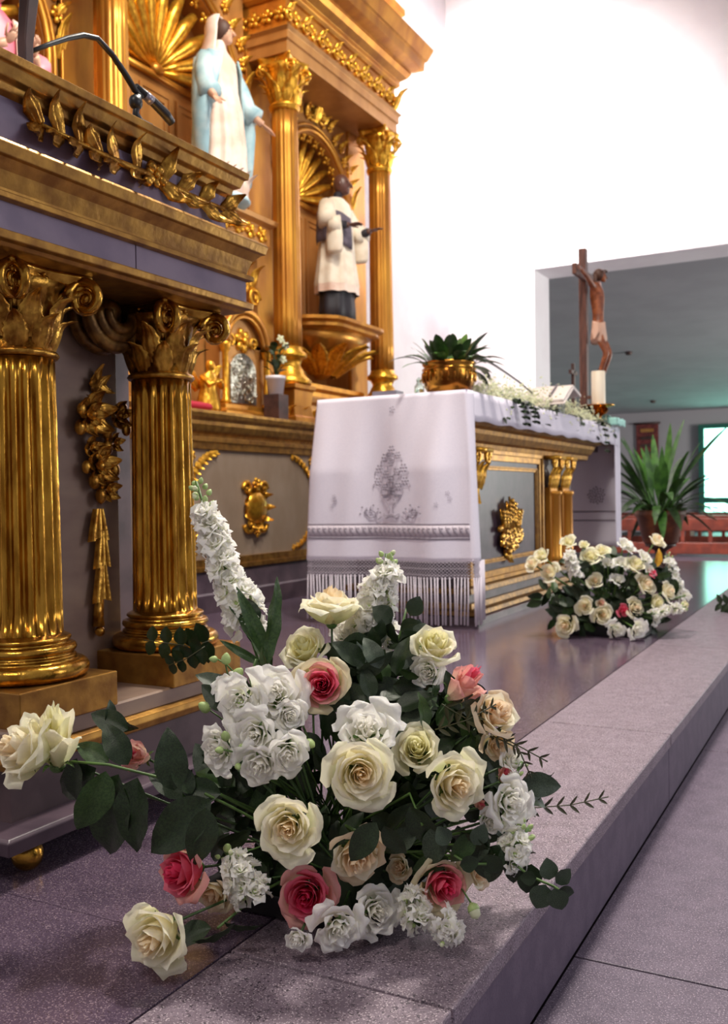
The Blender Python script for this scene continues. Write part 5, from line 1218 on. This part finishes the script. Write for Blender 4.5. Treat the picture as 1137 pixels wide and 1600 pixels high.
# buds
def budstem(label, x, y, d, s, face, white=False, group='green flower buds of the near arrangement'):
    e = empty('flower_bud', px(x, y, d), label, 'bud', group); dw = (CAMR @ Vector(face)).normalized(); R = s/2*d/FPX
    share('bud', WBUD if white else BUD, e, -dw*R*.7, dw.to_track_quat('Z','Y'), R)
    MB().tube(bez(px(x,y,d)-dw*R*.7, px(x,y,d)-dw*R*4, TRAY+Vector((0,0,.12)), 6), .0012, 5).build('stem', 'stem', e)
for a in [(353,1030,1.26,26,(.1,1,.2),'round green bud at the upper left, highest of its group'),(372,1052,1.25,28,(.5,.6,.4),'plump green bud just below the highest one'),(320,1105,1.26,30,(-.6,.5,.4),'green bud at the left edge beside the open white bloom'),
          (352,1150,1.18,24,(-.1,.8,.5),'long green bud over the lilac-white bloom'),(343,1172,1.17,20,(-.7,.1,.6),'pale green bud pointing left over the lilac-white bloom'),(378,1168,1.17,20,(.5,.3,.6),'small green bud pointing right under the white cluster'),
          (372,1198,1.17,18,(.3,-.2,.8),'small green bud at the bottom left of the white cluster'),(484,1162,1.18,26,(.6,-.2,.6),'green bud right of the white cluster, under the upper pink rose'),(334,1030,1.27,18,(-.9,.1,.2),'small green bud pointing left toward the column base'),
          (355,1325,1.18,22,(.2,.8,.5),'green bud on top of the low stock spray'),(610,945,1.40,22,(.2,.9,.2),'green bud in front of the cloth fringe, on the tall right spire')]:
    budstem(a[5], *a[:5])
budstem('closed cream bud with green sepals on the stone at the lower right', 740,1422,1.17,34,(.3,-.7,.5), True)

# leaves
def leaf_mesh(m, W=.28, fold=.18, curve=.25, n=10, serr=.03):
    mb = MB()
    def fn(u, v):
        w_ = W*math.sin(PI*min(1, v**.85))**.8*(1+serr*math.sin(v*60)) + .004
        return (v, u*w_, fold*abs(u)*w_*1.6-curve*v*v+.02*math.sin(v*18)*abs(u))
    mb.grid(fn, 6, n); return mesh_of(mb, 'leaf', m)
LEAF = {'dark': leaf_mesh('leaf_dark'), 'mid': leaf_mesh('leaf_mid'), 'round': leaf_mesh('leaf_grey', .46, .08, .1, 8, 0), 'rounddark': leaf_mesh('leaf_dark', .44, .1, .15, 8, 0), 'long': leaf_mesh('leaf_mid', .085, .3, .12, 14, 0),
        'needle': leaf_mesh('leaf_olive', .13, .2, .1, 6, 0), 'light': leaf_mesh('leaf_light', .3), 'grey': leaf_mesh('leaf_grey', .3)}
def leaf_at(e, kind, x, y, d, ang, L, tilt=(0,0), name='leaf', flip=0):
    """ang: image angle (deg, 0 right, 90 up) of the leaf from its base; L px; tilt: away-lean of tip, roll"""
    a = math.radians(ang); s_ = L*d/FPX; dirc = Vector((math.cos(a), math.sin(a), tilt[0])).normalized(); nc = Vector((0,0,1)); side = nc.cross(dirc).normalized(); nc = dirc.cross(side)
    rot = Matrix.Rotation(tilt[1], 3, dirc); side = rot @ side; nc = rot @ nc
    Mx = CAMR @ Matrix((dirc, side, nc)).transposed(); return share(name, LEAF[kind], e, px(x, y, d)-root_loc(e), Mx.to_quaternion(), s_)
def sprig(label, stem_pts, leaves, name='leaf_sprig', group=None, r=.0018, m='stem', toT=True, cat='foliage'):
    pts = [px(*q) for q in stem_pts]; e = empty(name, pts[-1], label, cat, group)
    sb = MB(); sb.tube(([TRAY+Vector((random.uniform(-.05,.05), random.uniform(-.05,.05), .07))] if toT else [])+pts, r, 6); sb.build('stem', m, e)
    for l in leaves: leaf_at(e, *l)
    return e
GL = 'rose leaf sprigs of the near arrangement'
random.seed(60)
sprig('dark rose-leaf spray under the leftmost cream rose, hanging over the stone', [(330,1235,1.22),(250,1215,1.20),(170,1195,1.20),(110,1190,1.21)],
 [('dark',185,1210,1.19,255,150,(-.1,.3)),('mid',165,1205,1.18,250,105,(.1,-.5)),('dark',215,1215,1.18,262,120,(.1,.4)),('dark',150,1200,1.21,215,100,(-.3,.2)),('dark',120,1185,1.21,260,70,(0,.4)),('dark',200,1195,1.22,120,75,(0,.3)),('mid',170,1190,1.23,150,60,(0,.5))], group=GL)
sprig('dark leaf pair standing beside the small pale pink bud', [(330,1235,1.22),(275,1205,1.22),(240,1190,1.22)],
 [('dark',272,1235,1.19,95,95,(.1,.2)),('dark',300,1240,1.19,120,60,(0,.6)),('dark',200,1140,1.25,155,66,(.0,.4)),('dark',170,1135,1.26,80,40,(0,.8)),('mid',150,1110,1.27,-35,70,(0,.6))], group=GL)
sprig('broad dark leaves hanging above the left red-pink rose', [(360,1260,1.2),(320,1240,1.18)],
 [('dark',330,1250,1.17,218,130,(.1,.3)),('dark',322,1262,1.16,262,92,(.2,-.3)),('dark',345,1240,1.19,170,70,(0,.3))], group=GL)
sprig('dark broad leaf over the beige rose at the bottom centre', [(540,1290,1.19),(560,1300,1.15)], [('dark',588,1285,1.13,235,75,(.1,.2)),('dark',600,1290,1.15,300,60,(0,.4))], group=GL)
sprig('dark leaf pair under the topmost cream rose', [(560,1090,1.36),(560,1040,1.33)], [('rounddark',585,1012,1.31,185,60,(.1,.2)),('rounddark',530,1030,1.31,20,55,(0,.3)),('dark',600,1050,1.32,20,60,(0,.5))], group=GL)
sprig('dark leaves between the pale yellow rose and the large right rose', [(640,1240,1.2),(660,1290,1.17)], [('dark',640,1260,1.17,300,80,(0,.3)),('grey',690,1290,1.17,250,70,(0,.4)),('dark',720,1300,1.17,-50,70,(.1,.4)),('mid',740,1300,1.17,235,60,(.1,0)),('grey',650,1300,1.18,210,60,(0,.5))], group=GL)
sprig('dark leaves low at the right, over the platform stone', [(720,1320,1.2),(770,1340,1.18)], [('dark',748,1310,1.17,280,75,(0,.3)),('grey',780,1320,1.17,250,66,(0,.5)),('dark',800,1335,1.17,270,50,(0,.3)),('rounddark',830,1350,1.17,265,42,(0,.2)),('mid',700,1340,1.19,200,60,(0,.3))], group=GL)
sprig('dark leaves on the stone behind the lower left cream rose', [(400,1400,1.22),(340,1450,1.15)], [('dark',330,1450,1.14,195,70,(0,.8)),('dark',350,1440,1.15,-20,60,(0,.9)),('dark',300,1470,1.12,10,70,(.1,1.0))], group=GL)
sprig('long blade leaf with curled tip left of the topmost cream rose', [(390,1060,1.32),(402,1030,1.33)], [('long',415,1040,1.33,80,140,(-.1,.5))], name='blade_leaf', group=None)
sprig('long dark blade leaves under the tall white stock', [(390,1060,1.33),(400,1030,1.34)], [('long',425,1040,1.34,114,135,(0,.2)),('long',418,1040,1.35,118,110,(0,.9)),('dark',385,985,1.36,-40,40,(0,.6)),('dark',400,975,1.36,100,40,(0,.5)),('long',412,1040,1.35,150,80,(0,.2))], name='blade_leaf')
GE = 'eucalyptus sprigs of the near arrangement'
sprig('eucalyptus sprig with round dark leaves before the cloth fringe', [(610,1040,1.36),(625,990,1.37),(635,950,1.38)], [('rounddark',640,962,1.36,60,34,(0,.2)),('rounddark',612,972,1.36,140,38,(0,.3)),('rounddark',625,985,1.36,20,34,(0,.1)),('rounddark',605,990,1.36,190,34,(0,.2)),('rounddark',620,1010,1.36,10,44,(0,.6)),('rounddark',640,1000,1.37,60,36,(0,.4)),('rounddark',600,1020,1.35,200,40,(0,.4))], name='eucalyptus_sprig', group=GE, cat='eucalyptus')
sprig('eucalyptus tip with round leaves hanging over the platform edge', [(790,1340,1.17),(830,1370,1.15),(865,1385,1.14),(880,1395,1.13)], [('round',858,1375,1.13,95,34,(0,.2)),('round',852,1382,1.13,250,42,(0,.1)),('round',865,1388,1.12,290,38,(0,.2)),('round',868,1380,1.13,40,32,(0,.3)),('rounddark',838,1372,1.14,180,26,(0,.1)),('round',872,1390,1.13,-15,26,(0,.3)),('rounddark',825,1362,1.15,265,36,(0,.2))], name='eucalyptus_sprig', group=GE, cat='eucalyptus')
sprig('eucalyptus sprig with small round leaves over the lower right pink rose', [(700,1330,1.18),(730,1350,1.16),(760,1350,1.16)], [('rounddark',718,1352,1.14,10,32,(0,.1)),('rounddark',760,1335,1.16,300,38,(0,.2)),('round',740,1320,1.16,60,36,(0,.3)),('round',700,1320,1.16,120,32,(0,.3)),('rounddark',775,1320,1.17,260,50,(0,.3)),('grey',760,1300,1.17,240,60,(0,.3))], name='eucalyptus_sprig', group=GE, cat='eucalyptus')
def pinnate(label, pts_px, n_, L, kind='needle', spread=45, name='fern_sprig', toT=False, group='narrow-leaved sprigs of the near arrangement', d_j=.0):
    P_ = [Vector((a, b, d)) for a, b, d in pts_px]; leaves = []
    for k in range(n_):
        t = (k+.3)/n_*(len(P_)-1); i = min(len(P_)-2, int(t)); q = P_[i].lerp(P_[i+1], t-i); dd = P_[i+1]-P_[i]; ang = math.degrees(math.atan2(-dd.y, dd.x))
        for s_ in (-1, 1): leaves.append((kind, q.x, q.y, q.z, ang+s_*spread, L*(1-.35*k/n_), (random.uniform(-.2,.2), s_*.4)))
    return sprig(label, pts_px, leaves, name, group, .0009, 'leaf_olive', toT, 'sprig')
e1 = at(835,1262,'z',.03); 
pinnate('dark narrow-leaved sprig pointing right across the platform edge slab', [(770,1262,1.26),(835,1262,1.32),(890,1258,1.36),(950,1245,1.40)], 8, 26, spread=40)
pinnate('feathery dark sprig at the right, over the beige rose', [(690,1100,1.24),(740,1130,1.24),(800,1160,1.24),(855,1190,1.25)], 9, 26)
pinnate('feathery dark sprig crossing the peach-cream rose', [(680,1140,1.22),(730,1125,1.22),(775,1100,1.22)], 7, 24)
pinnate('short dark sprig pointing down right beside the small white bloom', [(770,1150,1.23),(810,1170,1.23),(830,1215,1.23)], 6, 20)
pinnate('feathery grey sprig behind the pale yellow rose', [(640,1090,1.3),(680,1080,1.3),(720,1110,1.3),(700,1150,1.3)], 8, 26)
# filler foliage packed in the core
random.seed(77); GF = 'dark filler sprigs packed inside the near arrangement'
for k in range(60):
    a_ = random.uniform(0, 2*PI); rr_ = random.random()**.5; x = 550+250*rr_*math.cos(a_); y = 1230+170*rr_*math.sin(a_)
    if y > 1380: y = 1380-random.random()*60
    d = 1.27+.06*random.random(); 
    z_ = px(x, y, d).z
    if z_ < .04: continue
    leaves = [(random.choice(('dark','dark','dark','mid','grey')), x+random.uniform(-35,35), y+random.uniform(-35,35), d-random.random()*.05, random.uniform(0,360), random.uniform(35,72), (random.uniform(-.4,.4), random.uniform(-1,1))) for _ in range(8)]
    sprig('dark green filler sprig in the shaded core behind the near blooms', [(x, y, d+.01)], leaves, 'filler_sprig', GF)
for k in range(14):
    x = 590+random.uniform(-45,70); y = 1070+random.uniform(-50,60); d = 1.37
    leaves = [(random.choice(('rounddark','grey','dark')), x+random.uniform(-25,25), y+random.uniform(-25,25), d-random.random()*.04, random.uniform(0,360), random.uniform(28,46), (random.uniform(-.4,.4), random.uniform(-1,1))) for _ in range(7)]
    sprig('grey-green filler sprig in the dark gap right of the upper pink rose', [(x, y, d+.01)], leaves, 'filler_sprig', 'grey-green filler sprigs beside the upper pink rose')
# tray with wet foam
tr = empty('flower_tray', TRAY, 'low black tray of dark wet foam hidden under the near blooms', 'tray')
MB().loft(TRAY.x-.10, TRAY.x+.10, TRAY.y-.07, TRAY.y+.07, [(0,.001),(.01,.004),(.02,.035),(.016,.036),(.008,.012),(-.02,.01)]).build('tray', 'tray', tr, smooth=False)
mm = MB(); mm.loft(TRAY.x-.09, TRAY.x+.09, TRAY.y-.06, TRAY.y+.06, [(0,.011),(0,.09),(-.01,.10)]); mm.build('foam_block', 'foam', tr, smooth=False, bevel=.004)

# ---- far arrangement
def far_mesh(cols, seed, openk=1.0, ruffle=.02, tall=1.05, rf=6, N_=14): return petal_set(N_, cols, openk, ruffle, tall, 5, 4, rf, seed, joined=True)
FM = {'cream': far_mesh(['petal_peach','petal_cream','petal_cream','petal_cream'], 1), 'yellow': far_mesh(['petal_yellow','petal_cream','petal_outer'], 2, .95), 'pink': far_mesh(['petal_rose_red','petal_pink','petal_pink'], 3, .9),
      'blush': far_mesh(['petal_peach','petal_blush','petal_cream'], 5, .9), 'white': far_mesh(['petal_white_inner','petal_white'], 4, 1.1, .09, .8, 9, 12)}
FT = px(955, 975, 3.78); FT.z = 0
ft = empty('flower_tray', FT, 'low black tray of wet foam hidden under the far flower arrangement', 'tray')
MB().loft(FT.x-.14, FT.x+.14, FT.y-.10, FT.y+.10, [(0,.001),(.01,.004),(.02,.04),(.016,.041),(.008,.012),(-.02,.01)]).build('tray', 'tray', ft, smooth=False)
MB().loft(FT.x-.13, FT.x+.13, FT.y-.09, FT.y+.09, [(0,.011),(0,.12),(-.02,.14)]).build('foam_block', 'foam', ft, smooth=False, bevel=.006)
G1, G2, G3 = 'cream roses of the far arrangement', 'white blooms of the far arrangement', 'pink roses of the far arrangement'
def fbloom(x, y, diam, kind, label, d=3.65, face=None, name='rose', group=G1):
    R = diam/2*d/FPX*1.08; 
    if face is None: face = ((x-950)/110, -(y-950)/110+.15, .9)
    dw = (CAMR @ Vector(face)).normalized(); p_ = px(x, y, d)
    if p_.z < R*.9: p_ = px(x, y, (.56-R*.95)/(.56-p_.z)*d)
    o = bpy.data.objects.new(name, FM[kind]); COL.objects.link(o); o.location = p_-dw*R*.4; o.rotation_mode = 'QUATERNION'; o.rotation_quaternion = dw.to_track_quat('Z','Y') @ Quaternion((0,0,1), random.uniform(0,6)); o.scale = (R,R,R)
    tag(o, label, 'flower', group)
    q = MB(); M4 = Matrix.Translation(o.location) @ o.rotation_quaternion.to_matrix().to_4x4() @ Matrix.Scale(R, 4); stem_to(o, None, M4, FT+Vector((0,0,.08)), 'stem', .003)
random.seed(90)
L_ = 'of the far arrangement'
for a in [(859,896,36,'cream','cream rose '+L_+', in front of the altar base on its left side'),(884,977,40,'cream','lowest cream rose at the left foot of the far arrangement'),(914,947,32,'cream','cream rose just right of and above the lowest left one, far arrangement'),
 (941,960,36,'cream','peach-centred cream rose low in the middle of the far arrangement'),(930,908,28,'cream','cream rose deep between green leaves at the middle of the far arrangement'),(1007,915,38,'cream','large pale peach rose right of centre in the far arrangement'),
 (992,884,38,'yellow','large pale yellow rose at the upper middle right of the far arrangement'),(847,868,30,'yellow','topmost cream rose at the far left of the far arrangement'),(832,881,28,'cream','leftmost cream rose of the far arrangement'),
 (888,848,30,'yellow','pale yellow rose at the top left of the far arrangement, before the altar pilasters'),(922,871,36,'yellow','pale yellow rose in the upper middle of the far arrangement'),(940,862,28,'yellow','small yellow rose touching the upper middle one, far arrangement'),
 (990,949,34,'cream','cream rose beside the low pink one in the far arrangement'),(1024,942,32,'yellow','pale green-cream rose at the lower right of the far arrangement'),(1042,924,32,'cream','cream rose at the right side of the far arrangement'),
 (1025,845,30,'cream','single cream rose standing highest at the right, before the brown plant pot'),(1068,945,20,'yellow','small cream rose at the right foot of the far arrangement'),(912,852,18,'yellow','small pale rosebud at the top between two yellow roses, far arrangement')]: fbloom(*a)
for a in [(996,983,36,'white','ruffled white bloom on the platform at the front of the far arrangement'),(962,984,30,'white','open white bloom with dark centre at the front foot of the far arrangement'),(975,848,24,'white','small white bloom at the top middle of the far arrangement'),(985,858,20,'white','small white bloom beside the top middle one of the far arrangement'),
 (970,878,26,'white','white bloom left of the large pale yellow rose, far arrangement'),(1008,870,24,'white','white bloom under the single high rose, far arrangement'),(1025,967,22,'white','small white bloom low at the right front of the far arrangement'),(1056,950,18,'white','tiny white bloom at the lower right corner of the far arrangement'),
 (965,905,22,'white','white bloom half hidden in the middle of the far arrangement'),(950,880,20,'white','small white bloom right of the upper middle yellow rose, far arrangement'),(1075,930,16,'white','tiny white bloom at the rightmost edge of the far arrangement'),(1015,890,22,'white','white bloom just above the high pink rose of the far arrangement')]: fbloom(*a, name='ruffled_bloom', group=G2)
for a in [(1018,896,20,'pink','pink rose high at the right of the far arrangement'),(972,954,24,'pink','pink rose low at the middle of the far arrangement'),(938,942,18,'blush','small blush rose behind the low cream roses of the far arrangement')]: fbloom(*a, group=G3)
FE = FT+Vector((0,0,.1))
spire('white stock spire leaning left of centre in the far arrangement', [(900,900,3.6),(893,880,3.6),(888,862,3.6)], (9,7), 22, 0, 9, FE, group='white stock spires of the far arrangement')
spire('long white stock spire at the right edge of the far arrangement', [(1068,935,3.75),(1058,912,3.75),(1048,885,3.75),(1042,865,3.75)], (11,5), 30, .15, 8, FE, group='white stock spires of the far arrangement')
spire('short white stock spire low at the right of the far arrangement', [(1020,960,3.6),(1045,952,3.6),(1072,948,3.6)], (8,5), 18, .1, 8, FE, group='white stock spires of the far arrangement')
for k in range(60):
    a_ = random.uniform(0, 2*PI); rr_ = random.random()**.5; x = 952+100*rr_*math.cos(a_); y = 925+62*rr_*math.sin(a_); d = 3.78
    if px(x, y, d).z < .03: y -= 25
    e = empty('filler_sprig', px(x, y, d), 'dark green leafy sprig packed between the blooms of the far arrangement', 'foliage', 'leafy sprigs of the far arrangement')
    MB().tube([FE, px(x, y, d)], .002, 4).build('stem', 'stem', e)
    for _ in range(6): leaf_at(e, random.choice(('dark','dark','mid','grey')), x+random.uniform(-9,9), y+random.uniform(-9,9), d-random.random()*.1, random.uniform(0,360), random.uniform(16,30), (random.uniform(-.4,.4), random.uniform(-1,1)))
e = empty('golden_leaf', px(1028,872,3.7), 'single golden-brown leaf under the single high rose of the far arrangement', 'leaf'); LEAF['gold'] = leaf_mesh('gilded_bright', .25)
MB().tube([FE, px(1024,885,3.7)], .002, 4).build('stem', 'stem', e); leaf_at(e, 'gold', 1024, 886, 3.7, 70, 30, (0,.4))
# sprig of another arrangement reaching in at the right
random.seed(91)
q = [at(1150,948,'z',.03), at(1118,945,'z',.035)]; dds = [ (CAMR.inverted() @ (p_-CAMP)).z*-1 for p_ in q]
pinnate('dark leafy sprig reaching in over the teal reflection at the right edge', [(1175,950,dds[0]),(1150,945,dds[0]),(1120,942,dds[1])], 6, 22, 'dark', 55, 'fern_sprig', False, 'dark sprigs at the right frame edge')
pinnate('lower dark leafy sprig at the right edge, just above the polished stone', [(1175,962,dds[0]),(1150,958,dds[0]),(1128,957,dds[1])], 5, 16, 'dark', 55, 'fern_sprig', False, 'dark sprigs at the right frame edge')
# dark dried sprig at the base of the far ambo column
pinnate('dark dried leaf sprig curling around the base of the far ambo column', [(330,1000,1.66),(300,1010,1.64),(262,1005,1.63),(225,1000,1.64)], 5, 34, 'rounddark', 70, 'dried_sprig', False, None)
pinnate('second dark dried sprig drooping below the far ambo column base', [(320,1010,1.62),(290,1030,1.62),(262,1040,1.62)], 4, 26, 'rounddark', 60, 'dried_sprig', False, None)
